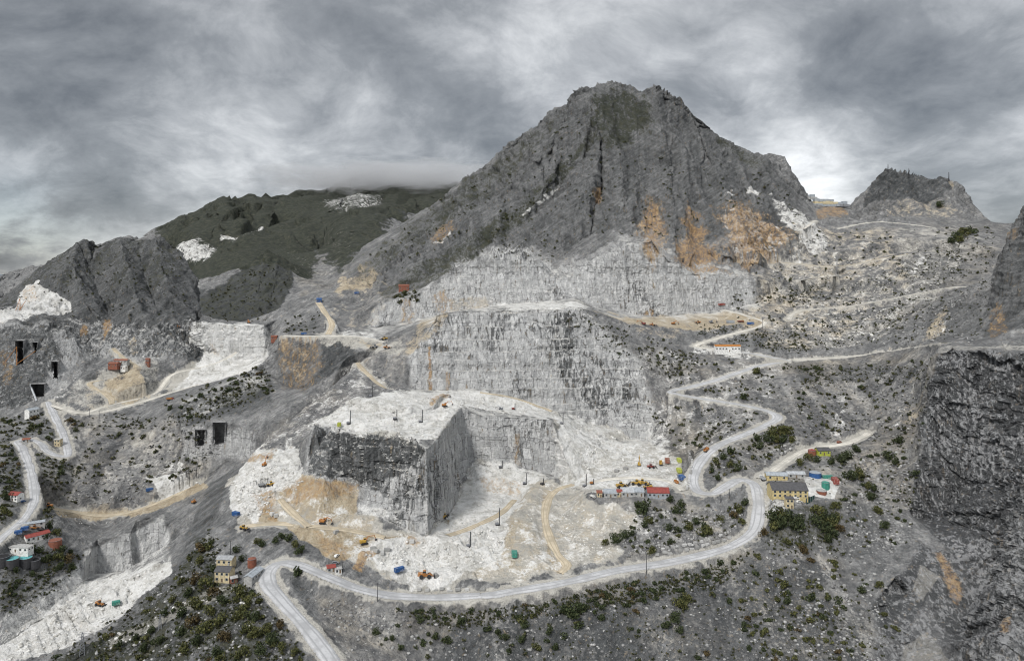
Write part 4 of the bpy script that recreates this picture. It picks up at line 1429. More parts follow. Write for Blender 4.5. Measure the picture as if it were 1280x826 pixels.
def thing(name, label, cat, loc, rz=0.0, group=None, scale=1.0):
    o = bpy.data.objects.new(name, None)
    o.empty_display_size = 0.5
    COL.objects.link(o)
    o.location = loc
    o.rotation_euler = (0, 0, rz)
    o.scale = (scale,) * 3
    return tag(o, label, cat, group)


def copy_thing(src, loc, rz=0.0, label=None, group=None, scale=None):
    r = src.copy(); COL.objects.link(r)
    r.location = loc; r.rotation_euler = (0, 0, rz)
    if scale is not None:
        r.scale = (scale,) * 3
    if label:
        r['label'] = label
    if group:
        r['group'] = group
    for ch in list(src.children):
        c = ch.copy(); COL.objects.link(c); c.parent = r
        for g_ in list(ch.children):
            d = g_.copy(); COL.objects.link(d); d.parent = c
    return r


def ground(u, v, dmin=0, dmax=1e9, sink=0.1):
    p = at(u, v, dmin, dmax)
    return Vector((p.x, p.y, p.z - sink))


C_ = dict(
    yellow=(0.42, 0.26, 0.04), orange=(0.38, 0.16, 0.04), red=(0.24, 0.05, 0.04), rust=(0.22, 0.08, 0.05), blue=(0.025, 0.09, 0.25), cyan=(0.10, 0.36, 0.38),
    green=(0.04, 0.22, 0.17), lime=(0.38, 0.42, 0.06), white=(0.72, 0.72, 0.70), grey=(0.30, 0.31, 0.32), dark=(0.05, 0.05, 0.055), steel=(0.22, 0.23, 0.25),
    concrete=(0.38, 0.38, 0.37), plaster=(0.52, 0.43, 0.22), cream=(0.55, 0.47, 0.30), slate=(0.075, 0.075, 0.08), tin=(0.32, 0.35, 0.38), black=(0.012, 0.012, 0.014), wood=(0.16, 0.12, 0.08), silver=(0.40, 0.42, 0.44))
DUST = (0.45, 0.42, 0.37)


def paint(k):
    return mat('dusty %s paint' % k, C_[k], 0.55, 0.18, 0.9, 0.0, DUST)


def plain(k):
    return mat('%s surface' % k, C_[k], 0.75, 0.2, 0.8)


def glass():
    return mat('dark window glass', (0.03, 0.04, 0.05), 0.15, 0.1, 0.5)


def rubber():
    return mat('black tyre rubber', (0.025, 0.025, 0.027), 0.9, 0.2, 2.0)


# ---- machines (forward = +x)
def excavator(loc, rz, label, color='yellow', arm=None, pose=0, scale=1.0, group='excavators working in the quarry'):
    t = thing('excavator', label, 'excavator', loc, rz, group, scale)
    for s in (-1, 1):
        MB().prism([(-2.3, 0.3), (-1.9, 0), (1.9, 0), (2.3, 0.3), (2.3, 0.75), (1.9, 1.05), (-1.9, 1.05), (-2.3, 0.75)], s * 1.35 - 0.32, s * 1.35 + 0.32).build('track', rubber(), t)
    b = MB().box((-0.7, 0, 1.85), (3.6, 2.7, 1.3)).box((-2.1, 0, 1.95), (1.1, 2.6, 1.6)).box((0, 0, 1.1), (1.6, 1.6, 0.5)).build('body', paint(color), t, 0.08)
    c = MB().box((0.75, 0.8, 2.45), (1.6, 1.1, 1.9), taper=0.88).build('cab', paint(color), t, 0.06)
    MB().box((0.85, 0.8, 2.65), (1.62, 1.14, 0.95), taper=0.9).build('window', glass(), c)
    am = paint(arm or color)
    if pose == 0:                                       # reaching out
        k, e, w_ = (3.9, 4.6), (6.9, 4.3), (7.9, 2.0)
    elif pose == 1:                                     # boom upright
        k, e, w_ = (1.9, 6.6), (3.0, 9.0), (3.7, 7.2)
    else:                                               # digging low
        k, e, w_ = (3.6, 4.2), (6.0, 3.0), (6.2, 0.9)
    MB().box((0.9, -0.1, 2.2), (0.7, 0.6, 0.7)).tube((1.0, -0.1, 2.0), (k[0] * 0.72, -0.1, k[1]), 0.34, 0.36, 6).tube((k[0] * 0.72, -0.1, k[1]), (e[0], -0.1, e[1]), 0.36, 0.24, 6).build('boom', am, t)
    MB().tube((e[0] - 0.3, -0.1, e[1] + 0.5), (w_[0], -0.1, w_[1]), 0.3, 0.2, 6).build('stick', am, t)
    x, z = w_
    MB().prism([(x - 0.1, z + 0.2), (x + 0.55, z - 0.1), (x + 0.5, z - 0.9), (x - 0.3, z - 1.2), (x - 0.9, z - 0.8), (x - 0.6, z - 0.6)], -0.75, 0.6).build('bucket', plain('dark'), t)
    return t


def wheel(mb_, x, y, r, w_):
    return mb_.tube((x, y - w_ / 2, r), (x, y + w_ / 2, r), r, r, 12)


def loader(loc, rz, label, color='yellow', scale=1.0, group='wheel loaders in the quarry'):
    t = thing('wheel_loader', label, 'loader', loc, rz, group, scale)
    for x in (-1.9, 1.6):
        for s in (-1, 1):
            wheel(MB(), x, s * 1.25, 0.9, 0.75).build('wheel', rubber(), t)
    MB().box((-2.2, 0, 1.75), (2.9, 1.9, 1.3), taper=0.9).box((-0.2, 0, 1.2), (2.4, 1.2, 0.9)).box((1.5, 0, 1.2), (1.6, 1.3, 1.0)).build('body', paint(color), t, 0.07)
    c = MB().box((-0.5, 0, 2.7), (1.5, 1.5, 1.7), taper=0.9).build('cab', paint(color), t, 0.05)
    MB().box((-0.5, 0, 2.85), (1.54, 1.54, 0.8), taper=0.95).build('window', glass(), c)
    a = MB()
    for s in (-1, 1):
        a.tube((1.5, s * 0.6, 1.9), (3.7, s * 0.6, 0.9), 0.2, 0.16, 6)
    a.build('lift_arm', paint(color), t)
    MB().prism([(3.6, 1.5), (3.8, 0.4), (4.2, 0.1), (5.2, 0.15), (5.1, 0.3), (4.3, 0.45), (3.95, 0.8), (4.1, 1.5)], -1.6, 1.6).build('bucket', plain('dark'), t)
    return t


def truck(loc, rz, label, color='yellow', bed='orange', scale=1.0, group='trucks in the quarry'):
    t = thing('dump_truck', label, 'truck', loc, rz, group, scale)
    for x in (-2.6, -1.2, 2.6):
        for s in (-1, 1):
            wheel(MB(), x, s * 1.05, 0.62, 0.5).build('wheel', rubber(), t)
    MB().box((0, 0, 0.95), (7.6, 1.0, 0.4)).build('chassis', plain('dark'), t)
    c = MB().prism([(2.1, 0.8), (3.8, 0.8), (3.8, 1.9), (3.45, 2.9), (2.1, 2.9)], -1.2, 1.2).build('cab', paint(color), t, 0.06)
    MB().prism([(3.0, 1.95), (3.83, 1.95), (3.5, 2.75), (3.0, 2.75)], -1.22, 1.22).build('window', glass(), c)
    b = MB()
    b.box((-1.2, 0, 1.3), (5.6, 2.3, 0.2)).box((-1.2, -1.15, 1.95), (5.6, 0.12, 1.3)).box((-1.2, 1.15, 1.95), (5.6, 0.12, 1.3)).box((1.6, 0, 2.2), (0.14, 2.3, 1.8)).box((-4.0, 0, 1.85), (0.12, 2.3, 1.1))
    for k in range(5):
        for s in (-1, 1):
            b.box((-3.5 + k * 1.15, s * 1.24, 1.95), (0.14, 0.08, 1.3))
    b.build('dump_bed', paint(bed), t)
    return t


def car(loc, rz, label, color='white', van=False, group='cars parked by the buildings'):
    t = thing('parked_car', label, 'car', loc, rz, group)
    prof = [(-2.1, 0.35), (2.1, 0.35), (2.15, 0.8), (1.3, 0.98), (0.7, 1.45), (-1.3, 1.5), (-2.0, 1.0)]
    win = [(-1.6, 0.98), (1.2, 0.98), (0.68, 1.40), (-1.25, 1.44)]
    if van:
        prof = [(-2.4, 0.4), (2.4, 0.4), (2.45, 1.0), (1.9, 1.25), (1.4, 2.0), (-2.35, 2.05)]
        win = [(0.2, 1.3), (1.85, 1.3), (1.38, 1.9), (0.2, 1.9)]
    MB().prism(prof, -0.88, 0.88).build('body', mat('%s car paint' % color, C_[color], 0.3, 0.08, 0.5), t, 0.06)
    MB().prism(win, -0.9, 0.9).build('window', glass(), t)
    for x in (-1.35, 1.35):
        for s in (-1, 1):
            wheel(MB(), x, s * 0.8, 0.33, 0.22).build('wheel', rubber(), t)
    return t


def container(loc, rz, label, color='blue', size=(6.1, 2.45, 2.6), group='containers set down in the quarry'):
    t = thing('shipping_container', label, 'container', loc, rz, group)
    L_, W_, H = size
    b = MB().box((0, 0, H / 2 + 0.1), (L_ - 0.1, W_ - 0.1, H - 0.1))
    n = int(L_ / 0.5)
    for k in range(n):
        for s in (-1, 1):
            b.box((-L_ / 2 + (k + 0.5) * L_ / n, s * (W_ / 2 - 0.03), H / 2 + 0.1), (0.22, 0.1, H - 0.4))
    for x in (-1, 1):
        for y in (-1, 1):
            b.box((x * (L_ / 2 - 0.06), y * (W_ / 2 - 0.06), H / 2 + 0.1), (0.16, 0.16, H))
    b.build('body', paint(color), t)
    for s in (-1, 1):
        MB().box((L_ / 2 + 0.01, s * W_ * 0.24, H / 2 + 0.1), (0.08, W_ * 0.44, H - 0.35)).tube((L_ / 2 + 0.09, s * 0.3, 0.4), (L_ / 2 + 0.09, s * 0.3, H - 0.2), 0.04, 0.04, 5).build('door', paint(color), t)
    return t


def rig(loc, rz, label, color='steel', h=9.0, group='drilling rigs standing on the benches'):
    t = thing('drill_rig', label, 'drill rig', loc, rz, group)
    for s in (-1, 1):
        MB().prism([(-1.6, 0.2), (-1.3, 0), (1.3, 0), (1.6, 0.2), (1.6, 0.6), (1.3, 0.8), (-1.3, 0.8), (-1.6, 0.6)], s * 0.95 - 0.22, s * 0.95 + 0.22).build('track', rubber(), t)
    MB().box((-0.5, 0, 1.3), (2.4, 1.7, 1.1)).build('body', paint(color), t, 0.05)
    m_ = MB().box((1.3, 0, h / 2), (0.45, 0.5, h))
    m_.box((1.3, 0.35, h * 0.62), (0.3, 0.3, 1.2)).tube((0.2, 0, 1.6), (1.2, 0, h * 0.55), 0.09, 0.09, 5)
    m_.build('mast', plain('dark'), t)
    MB().tube((1.62, 0, 0.1), (1.62, 0, h * 0.9), 0.07, 0.07, 5).build('drill_rod', plain('steel'), t)
    return t


def building(name, loc, rz, label, cat, size, wall='cream', roof='slate', rh=1.6, storeys=1, bays=4, flat=False, over=0.4, group=None, mono=False, door=True, chimney=False, foot=3.0):
    """walls down into the ground, pitched or lean-to roof, real window and door leaves set proud of the wall"""
    t = thing(name, label, cat, loc, rz, group)
    L_, W_, H = size
    x, y = L_ / 2, W_ / 2
    wb = MB()
    if flat:
        wb.box((0, 0, (H - foot) / 2), (L_, W_, H + foot))
    elif mono:
        wb.poly([(-x, -y, -foot), (x, -y, -foot), (x, y, -foot), (-x, y, -foot), (-x, -y, H), (x, -y, H), (x, y, H + rh), (-x, y, H + rh)],
                [(3, 2, 1, 0), (4, 5, 6, 7), (0, 1, 5, 4), (1, 2, 6, 5), (2, 3, 7, 6), (3, 0, 4, 7)])
    else:
        wb.poly([(-x, -y, -foot), (x, -y, -foot), (x, y, -foot), (-x, y, -foot), (-x, -y, H), (x, -y, H), (x, y, H), (-x, y, H), (-x, 0, H + rh), (x, 0, H + rh)],
                [(3, 2, 1, 0), (0, 1, 5, 4), (2, 3, 7, 6), (1, 2, 6, 9, 5), (3, 0, 4, 8, 7), (4, 5, 9, 8), (6, 7, 8, 9)])
    wb.build('wall', plain(wall), t)
    rb = MB()
    o = over
    if flat:
        rb.box((0, 0, H + 0.12), (L_ + 2 * o, W_ + 2 * o, 0.22))
    elif mono:
        s = rh / W_
        rb.poly([(-x - o, -y - o, H - o * s + 0.05), (x + o, -y - o, H - o * s + 0.05), (x + o, y + o, H + rh + o * s + 0.05), (-x - o, y + o, H + rh + o * s + 0.05),
                 (-x - o, -y - o, H - o * s + 0.23), (x + o, -y - o, H - o * s + 0.23), (x + o, y + o, H + rh + o * s + 0.23), (-x - o, y + o, H + rh + o * s + 0.23)],
                [(3, 2, 1, 0), (4, 5, 6, 7), (0, 1, 5, 4), (1, 2, 6, 5), (2, 3, 7, 6), (3, 0, 4, 7)])
    else:
        s = rh / y
        for q in (-1, 1):
            a0, a1 = (q * (y + o), H - o * s + 0.05), (0, H + rh + 0.05)
            rb.poly([(-x - o, a0[0], a0[1]), (x + o, a0[0], a0[1]), (x + o, a1[0], a1[1]), (-x - o, a1[0], a1[1]),
                     (-x - o, a0[0], a0[1] + 0.2), (x + o, a0[0], a0[1] + 0.2), (x + o, a1[0], a1[1] + 0.2), (-x - o, a1[0], a1[1] + 0.2)],
                    [(3, 2, 1, 0), (4, 5, 6, 7), (0, 1, 5, 4), (1, 2, 6, 5), (2, 3, 7, 6), (3, 0, 4, 7)])
        rb.box((0, 0, H + rh + 0.27), (L_ + 2 * o, 0.4, 0.14))
    n = max(2, int(L_ / 1.1))
    ro = rb.build('roof', plain(roof), t)
    if chimney:
        MB().box((x * 0.4, y * 0.3, H + rh + 0.3), (0.8, 0.8, 1.6)).box((x * 0.4, y * 0.3, H + rh + 1.2), (1.0, 1.0, 0.2)).build('chimney', plain('concrete'), ro)
    sh = H / storeys
    for st in range(storeys):
        for k in range(bays):
            bx = -x + (k + 0.5) * L_ / bays
            if door and st == 0 and k == bays // 2:
                d = MB().box((bx, -y - 0.03, 1.05), (1.1, 0.12, 2.1)).build('door', plain('wood'), t)
                continue
            f = MB()
            ww, wh, cz = min(1.3, L_ / bays * 0.55), min(1.3, sh * 0.5), st * sh + sh * 0.56
            for dx, dz, sx_, sz_ in ((0, wh / 2 + 0.06, ww + 0.24, 0.12), (0, -wh / 2 - 0.06, ww + 0.34, 0.12), (-ww / 2 - 0.06, 0, 0.12, wh), (ww / 2 + 0.06, 0, 0.12, wh)):
                f.box((bx + dx, -y - 0.04, cz + dz), (sx_, 0.14, sz_))
            wf = f.build('window', plain('concrete'), t)
            MB().box((bx, -y - 0.01, cz), (ww, 0.06, wh)).build('pane', glass(), wf)
    for k in range(max(1, bays // 3)):
        by = -y + (k + 0.5) * W_ / max(1, bays // 3)
        wf = MB().box((x + 0.03, by, sh * 0.56), (0.12, 1.3, 1.3)).build('window', plain('concrete'), t)
        MB().box((x + 0.08, by, sh * 0.56), (0.06, 1.0, 1.0)).build('pane', glass(), wf)
    return t


def tank(loc, label, r, h, color='dark', top=None, cone=False, group=None):
    t = thing('round_tank', label, 'tank', loc, 0, group)
    b = MB().tube((0, 0, -2), (0, 0, h), r, r, 24)
    b.build('tank_wall', plain(color), t)
    q = MB()
    if cone:
        q.tube((0, 0, h), (0, 0, h + r * 0.35), r * 1.03, 0.15, 24)
    else:
        q.tube((0, 0, h - 0.02), (0, 0, h + 0.08), r * 0.93, r * 0.93, 24)
    q.build('lid', plain(top or color), t)
    rim = MB()
    for k in range(24):
        a, b_ = 2 * math.pi * k / 24, 2 * math.pi * (k + 1) / 24
        rim.tube((r * math.cos(a), r * math.sin(a), h + 0.08), (r * math.cos(b_), r * math.sin(b_), h + 0.08), 0.12, 0.12, 5)
    rim.build('rim', plain('steel'), t)
    return t


def pole(loc, h, label, group='poles carrying the power line', arms=True):
    t = thing('utility_pole', label, 'utility pole', loc, 0, group)
    MB().tube((0, 0, -1), (0, 0, h), 0.24, 0.16, 8).build('shaft', plain('dark'), t)
    if arms:
        MB().box((0, 0, h - 0.6), (2.4, 0.16, 0.18)).build('crossarm', plain('dark'), t)
        for s in (-1, 0, 1):
            MB().tube((s * 1.0, 0, h - 0.5), (s * 1.0, 0, h - 0.1), 0.09, 0.06, 6).build('insulator', plain('concrete'), t)
    return t


def lattice(loc, h, label, w_=2.4, color='steel', group=None, cat='pylon', name='lattice_pylon', arms=True):
    t = thing(name, label, cat, loc, 0.4, group)
    b = MB()
    n = 7
    for s in ((-1, -1), (1, -1), (1, 1), (-1, 1)):
        b.tube((s[0] * w_ / 2, s[1] * w_ / 2, -0.8), (s[0] * 0.25, s[1] * 0.25, h), 0.14, 0.09, 5)
    for k in range(n):
        z0, z1 = h * k / n, h * (k + 1) / n
        r0, r1 = w_ / 2 * (1 - z0 / h) + 0.25 * z0 / h, w_ / 2 * (1 - z1 / h) + 0.25 * z1 / h
        for a, c in (((-1, -1), (1, -1)), ((1, -1), (1, 1)), ((1, 1), (-1, 1)), ((-1, 1), (-1, -1))):
            b.tube((a[0] * r0, a[1] * r0, z0), (c[0] * r1, c[1] * r1, z1), 0.07, 0.07, 4)
            b.tube((c[0] * r0, c[1] * r0, z0), (a[0] * r1, a[1] * r1, z1), 0.07, 0.07, 4)
    b.build('mast', plain(color), t)
    if arms:
        for z in (h * 0.78, h * 0.92):
            MB().tube((-2.2, 0, z), (2.2, 0, z), 0.1, 0.1, 5).build('crossarm', plain(color), t)
    return t
# ------------------------------------------------------------------ machines
G = ground
D90 = math.pi / 2
excavator(G(455, 677), R(28), 'yellow excavator with an orange boom reaching over the broken ledge of the lower pit', 'yellow', 'orange', 0)
excavator(G(404, 651), R(-8), 'orange excavator loading rubble at the foot of the bench left of the big block', 'orange', 'orange', 2)
excavator(G(331, 580), R(70), 'small orange excavator with its boom raised, highest machine on the white and ochre bench', 'orange', 'orange', 1, 0.85)
excavator(G(556, 505), R(25), 'orange excavator beside the orange stained ledge on top of the big block', 'orange', 'orange', 0, 0.9)
excavator(G(799, 580), R(80), 'yellow excavator with its boom upright on the machine terrace', 'yellow', 'yellow', 1, 0.9)
excavator(G(804, 404, 700), R(150), 'red orange excavator at the left end of the upper terrace', 'red', 'orange', 0, 1.0)
excavator(G(842, 405, 700), R(10), 'orange excavator digging beside the pale heap midway along the upper terrace', 'orange', 'orange', 2, 1.0)
excavator(G(889, 402, 700), R(20), 'dark grey excavator standing left of the long grey tank container', 'steel', 'steel', 0, 1.0)
excavator(G(243, 628), R(60), 'dark orange excavator at the upper end of the ochre track in the left valley', 'orange', 'steel', 0, 0.9)
excavator(G(626, 511), R(185), 'dark steel excavator behind the red drilling machine on the big block', 'steel', 'steel', 2, 0.8)
excavator(G(311, 403, 700), R(120), 'orange excavator on the white rim of the far left quarry against the dark cone hill', 'orange', 'orange', 0, 1.0)
loader(G(532, 721), R(5), 'large orange wheel loader with its bucket down on the white floor of the lower pit', 'orange', 1.35)
loader(G(556, 647), R(70), 'dark yellow wheel loader driving beside the sand heap under the big block', 'yellow', 1.0)
loader(G(338, 606), R(200), 'yellow wheel loader on the white bench beside the grey generator', 'yellow', 1.0)
loader(G(305, 660), R(-25), 'yellow wheel loader at the left edge of the ochre bench near the blue container', 'yellow', 0.9)
loader(G(777, 609), R(15), 'yellow wheel loader parked behind the left grey shed', 'yellow', 1.25)
loader(G(795, 604), R(160), 'yellow wheel loader parked farthest back in the row behind the sheds', 'yellow', 1.2)
loader(G(804, 604), R(-10), 'yellow wheel loader parked close behind the red roofed shed, facing right', 'yellow', 1.25)
loader(G(809, 611), R(190), 'yellow wheel loader parked against the red roofed shed, facing left', 'yellow', 1.1)
loader(G(814, 584), R(10), 'red and dusty wheel loader on the machine terrace beside the rust brown container', 'red', 1.0)
loader(G(480, 425, 650), R(180), 'yellow wheel loader on the pale track above the ochre gravel bank', 'yellow', 1.1)
loader(G(468, 434, 650), R(200), 'dark dusty wheel loader left of the orange one below the pale track', 'steel', 1.1)
loader(G(484, 434, 650), R(10), 'orange wheel loader parked below the pale track above the gravel bank', 'orange', 1.1)
loader(G(60, 633), R(175), 'orange wheel loader on the ochre track beside the left valley road', 'orange', 1.15)
loader(G(125, 756), R(-25), 'dark orange wheel loader on the white floor of the left pit', 'orange', 1.15)
loader(G(816, 407, 700), R(0), 'orange wheel loader at the lip of the upper terrace right of the red excavator', 'orange', 1.0)
loader(G(872, 403, 700), R(170), 'orange wheel loader near the middle of the upper terrace by the white blocks', 'orange', 1.0)
loader(G(44, 661), R(30), 'orange wheel loader in the yard between the blue roof and the dark red roof', 'orange', 1.1)
loader(G(222, 409, 700), R(0), 'orange wheel loader on the white quarry floor left of the dark cone hill', 'orange', 1.0)
truck(G(826, 581), R(80), 'yellow dump truck standing on the machine terrace left of the rust container', 'yellow', 'yellow')
truck(G(883, 562), R(55), 'orange dump truck driving up the road between the two bends', 'orange', 'orange', 1.0)
truck(G(845, 603), R(100), 'white dump truck with an orange bed beside the blue container', 'white', 'orange', 0.9)
truck(G(953, 598), R(95), 'pale grey truck parked at the road fork beside the yellow building', 'white', 'silver', 0.95)
truck(G(213, 498, 700), R(10), 'red dump truck on the white track of the left valley', 'red', 'orange', 1.0)
truck(G(328, 607), R(20), 'grey truck standing on the white bench left of the yellow loader', 'silver', 'grey', 0.8)
truck(G(926, 402, 700), R(0), 'orange and dark truck between the grey tank container and the blue container', 'orange', 'rust', 1.0)
truck(G(741, 620), R(-60), 'white truck parked at the left end of the row of sheds', 'white', 'white', 0.7)
container(G(499, 715), R(35), 'blue container on the white floor of the lower pit', 'blue')
container(G(295, 645), R(-30), 'blue container at the far left edge of the ochre bench', 'blue', (5.5, 2.45, 2.8))
container(G(643, 695), R(92), 'turquoise green container beside the ramp at the pit rim', 'green', (5.5, 3.6, 3.0))
container(G(834, 577), R(80), 'rust brown container on the machine terrace', 'rust', (6.1, 4.0, 3.4))
container(G(849, 577), R(88), 'pale lime container at the back edge of the terrace', 'lime', (7.0, 3.2, 3.0))
container(G(849, 587), R(88), 'bright yellow lime container in front of the paler one', 'lime', (6.6, 3.6, 3.0))
container(G(852, 598), R(100), 'blue container at the right edge of the machine terrace by the white truck', 'blue', (6.6, 4.0, 3.0))
container(G(913, 402, 700), R(0), 'long grey green tank container on the upper terrace', 'tin', (9.0, 3.0, 3.2))
container(G(938, 402, 700), R(0), 'blue container at the right end of the upper terrace', 'blue', (8.0, 2.8, 2.8))
container(G(380, 416, 600), R(5), 'dark blue container on the pale track above the stained cliff', 'blue', (6.0, 2.5, 2.2))
container(G(446, 366, 700), R(0), 'dark blue container at the foot of the ochre gravel slope', 'blue', (6.0, 2.5, 2.5))
container(G(23, 666), R(25), 'blue container nearest the left road in the yard with the white building', 'blue', (5, 3, 2.8))
container(G(31, 662), R(25), 'blue container second from the left road in the yard', 'blue', (5, 3, 2.8))
container(G(187, 611), R(30), 'dark blue container on the white ground above the ochre track', 'blue', (6, 2.6, 2.6))
container(G(902, 380, 700), R(20), 'red container on the ochre mound above the upper terrace', 'red', (9, 3, 2.4))
container(G(1044, 602), R(80), 'dark red container on the white yard behind the yellow building', 'red', (7.5, 4.0, 4.0))
container(G(1034, 596), R(0), 'green container at the back of the white yard', 'green', (8.0, 2.8, 2.4))
container(G(145, 757), R(25), 'small green cabin at the edge of the left pit', 'green', (5.0, 3.0, 2.5))
container(G(424, 533), R(0), 'small olive tank cabin on the front edge of the big block', 'lime', (2.6, 2.4, 3.4))
rig(G(622, 652), R(10), 'tall dark drill rig standing alone in the middle of the lower pit floor', 'steel', 12)
rig(G(586, 683), R(30), 'drill rig on the sawn rows left of the ochre bank in the pit', 'steel', 10)
rig(G(656, 604), R(0), 'drill rig at the back right corner of the pit beside the brown wall', 'steel', 9)
rig(G(731, 607), R(20), 'drill rig left of the sheds at the terrace edge', 'steel', 10)
rig(G(436, 528), R(0), 'tall drill rig on the left half of the big block top', 'steel', 11)
rig(G(494, 525), R(0), 'short drill rig under the low bench on the big block', 'steel', 8)
rig(G(526, 527), R(0), 'dark drill rig near the front corner of the big block', 'steel', 10)
rig(G(464, 494), R(0), 'slim drill rig on the gravel behind the big block', 'steel', 10)
rig(G(702, 529), R(0), 'steel drill rig on the white ledge right of the pit back wall', 'steel', 11)
rig(G(678, 604), R(40), 'dark drill rig at the head of the ochre ramp', 'dark', 5)
rig(G(642, 510), R(10), 'red drilling machine with a long mast on the pale shelf of the big block', 'red', 6)
rig(G(740, 604), R(10), 'small orange drill rig left of the yellow loaders', 'orange', 4)
rig(G(626, 585), R(10), 'grey drill rig at the foot of the pit back wall', 'steel', 6)
# cars
car(G(421, 695), R(70), 'white car parked on the gravel above the road hairpin', 'white')
car(G(419, 703), R(10), 'dark grey car parked beside the small red roofed hut', 'steel')
car(G(970, 634), R(80), 'silver car at the left of the forecourt below the yellow building', 'silver')
car(G(976, 634), R(85), 'dark car beside the silver one on the forecourt', 'dark')
car(G(995, 622), R(10), 'white van parked against the front of the yellow building', 'white', True)
car(G(999, 627), R(15), 'white car in front of the white van', 'white')
car(G(752, 619), R(100), 'silver car between the white truck and the brown roofed hut', 'silver')
car(G(1049, 552), R(30), 'dark red car on the gravel track above the yellow roofed shed', 'rust', True)
car(G(29, 627), R(60), 'blue car by the red roofed house beside the left valley road', 'blue')

# ------------------------------------------------------------------ buildings
building('quarry_house', G(984, 616, 0, 560), R(-4), 'two storey ochre yellow building with a long dark roof beside the road fork', 'house', (24.5, 14, 5.2), 'plaster', 'slate', 3.6, 2, 7, chimney=True)
building('annex', G(986, 632), R(-4), 'narrow pale yellow annex with a dark cap in front of the yellow building', 'annex', (5.0, 5.0, 6.5), 'cream', 'slate', 0.8, 2, 2, foot=3)
building('shed', G(970, 597), R(-6), 'orange walled shed with a grey tin roof behind the yellow building', 'shed', (15, 7, 3.2), 'plaster', 'tin', 1.6, 1, 3)
building('shed', G(994, 594), R(-2), 'pale tin roofed shed right of the orange walled one', 'shed', (13, 6, 2.8), 'concrete', 'silver', 1.2, 1, 3)
building('shed', G(1028, 566), R(3), 'open yellow shed with a black and yellow roof beside the gravel track', 'shed', (10, 7, 3.6), 'lime', 'slate', 1.8, 1, 3)
building('hut', G(749, 619), R(0), 'small hut with a brown roof at the left of the shed row', 'hut', (3.6, 5, 3.2), 'cream', 'rust', 1.0, 1, 2)
building('shed', G(763, 619), R(-3), 'grey tin roofed shed second in the row', 'shed', (9.5, 6, 3.0), 'concrete', 'tin', 1.2, 1, 3, mono=True)
building('hut', G(774, 619), R(0), 'small hut with a bright red roof between the grey sheds', 'hut', (3.6, 5, 3.6), 'cream', 'red', 1.0, 1, 2)
building('shed', G(784, 619), R(-3), 'pale grey tin roofed shed right of the bright red hut', 'shed', (9, 6.5, 3.2), 'concrete', 'silver', 1.4, 1, 3, mono=True)
building('shed', G(798, 619), R(-3), 'grey shed touching the big red roofed shed', 'shed', (7.5, 6.5, 3.2), 'concrete', 'tin', 1.3, 1, 2, mono=True)
building('shed', G(822, 618), R(-3), 'large shed with a dark red roof at the right end of the row', 'shed', (15.5, 9, 3.6), 'tin', 'red', 2.6, 1, 5)
building('hut', G(414, 712), R(20), 'tiny hut with a faded red roof above the road hairpin', 'hut', (4.8, 3.2, 2.4), 'concrete', 'red', 0.7, 1, 2, mono=True)
building('hut', G(423, 714), R(20), 'white hut right of the tiny red roofed hut', 'hut', (3.6, 3, 2.6), 'white', 'concrete', 0.5, 1, 2, flat=True)
building('stone_house', G(281, 722), R(-6), 'cream stone house with a grey slate roof above the wooded slope', 'house', (9.0, 7, 6.0), 'cream', 'slate', 1.8, 2, 3, chimney=True)
building('stone_house', G(283, 711), R(-6), 'cream upper house with stepped grey roofs behind the stone house', 'house', (9.5, 6, 7.0), 'cream', 'grey', 1.2, 2, 3)
building('outhouse', G(292, 727), R(35), 'little outhouse with a salmon wall right of the stone house', 'outhouse', (3.6, 3.2, 3.0), 'rust', 'concrete', 0.7, 1, 2)
building('shed', G(317, 722), R(80), 'long grey shed beside the outer edge of the road hairpin', 'shed', (13, 5, 3.6), 'concrete', 'tin', 1.0, 1, 4)
building('valley_house', G(46, 672), R(52), 'low white building with a dark red ridge roof in the left yard', 'house', (16, 6, 3.4), 'white', 'red', 1.6, 1, 5)
building('valley_house', G(20, 686), R(-6), 'long low white building with a flat roof at the front of the left yard', 'house', (24, 6, 3.6), 'white', 'concrete', 0.5, 1, 6, flat=True)
building('shed', G(39, 657), R(30), 'long shed with a blue grey roof along the back of the left yard', 'shed', (18, 4, 2.6), 'concrete', 'tin', 1.0, 1, 4)
building('valley_house', G(20, 622), R(-10), 'small white house with a red roof above the left road', 'house', (9, 7, 4.6), 'white', 'red', 1.8, 2, 3)
building('valley_house', G(73, 557), R(0), 'small pale yellow house between the two white road legs', 'house', (5.5, 5, 6.0), 'cream', 'concrete', 0.6, 2, 2)
building('quarry_plant', G(40, 520), R(70), 'white and grey plant building below the dark cliff mouth', 'plant building', (11, 7, 8), 'white', 'tin', 1.6, 2, 3)
building('hut', G(33, 552), R(20), 'rust roofed hut inside the bend of the left road', 'hut', (6, 4, 2.6), 'concrete', 'rust', 1.0, 1, 2)
building('workshop', G(143, 459), R(-4), 'dark red workshop on the left valley knoll', 'workshop', (11, 7, 4.0), 'rust', 'rust', 1.4, 1, 3)
building('workshop', G(152, 453), R(-4), 'long rust roofed workshop behind the dark red one', 'workshop', (16, 6, 3.2), 'concrete', 'rust', 1.2, 1, 4)
building('hut', G(155, 460), R(-4), 'white hut right of the dark red workshop', 'hut', (6, 5, 3.6), 'white', 'white', 0.6, 1, 2, flat=True)
building('tower_hut', G(185, 457), R(0), 'narrow dark red tower hut on the pale yard of the left valley', 'tower hut', (4, 4, 8.0), 'rust', 'rust', 0.8, 2, 2)
building('hut', G(343, 424), R(5), 'dark red hut at the foot of the grey gravel chute', 'hut', (7, 5, 5.0), 'rust', 'rust', 0.9, 1, 2)
building('hut', G(505, 363, 700), R(5), 'dark brown red hut high on the scrubby shoulder above the white wall', 'hut', (13, 8, 7.0), 'rust', 'rust', 1.6, 1, 3)
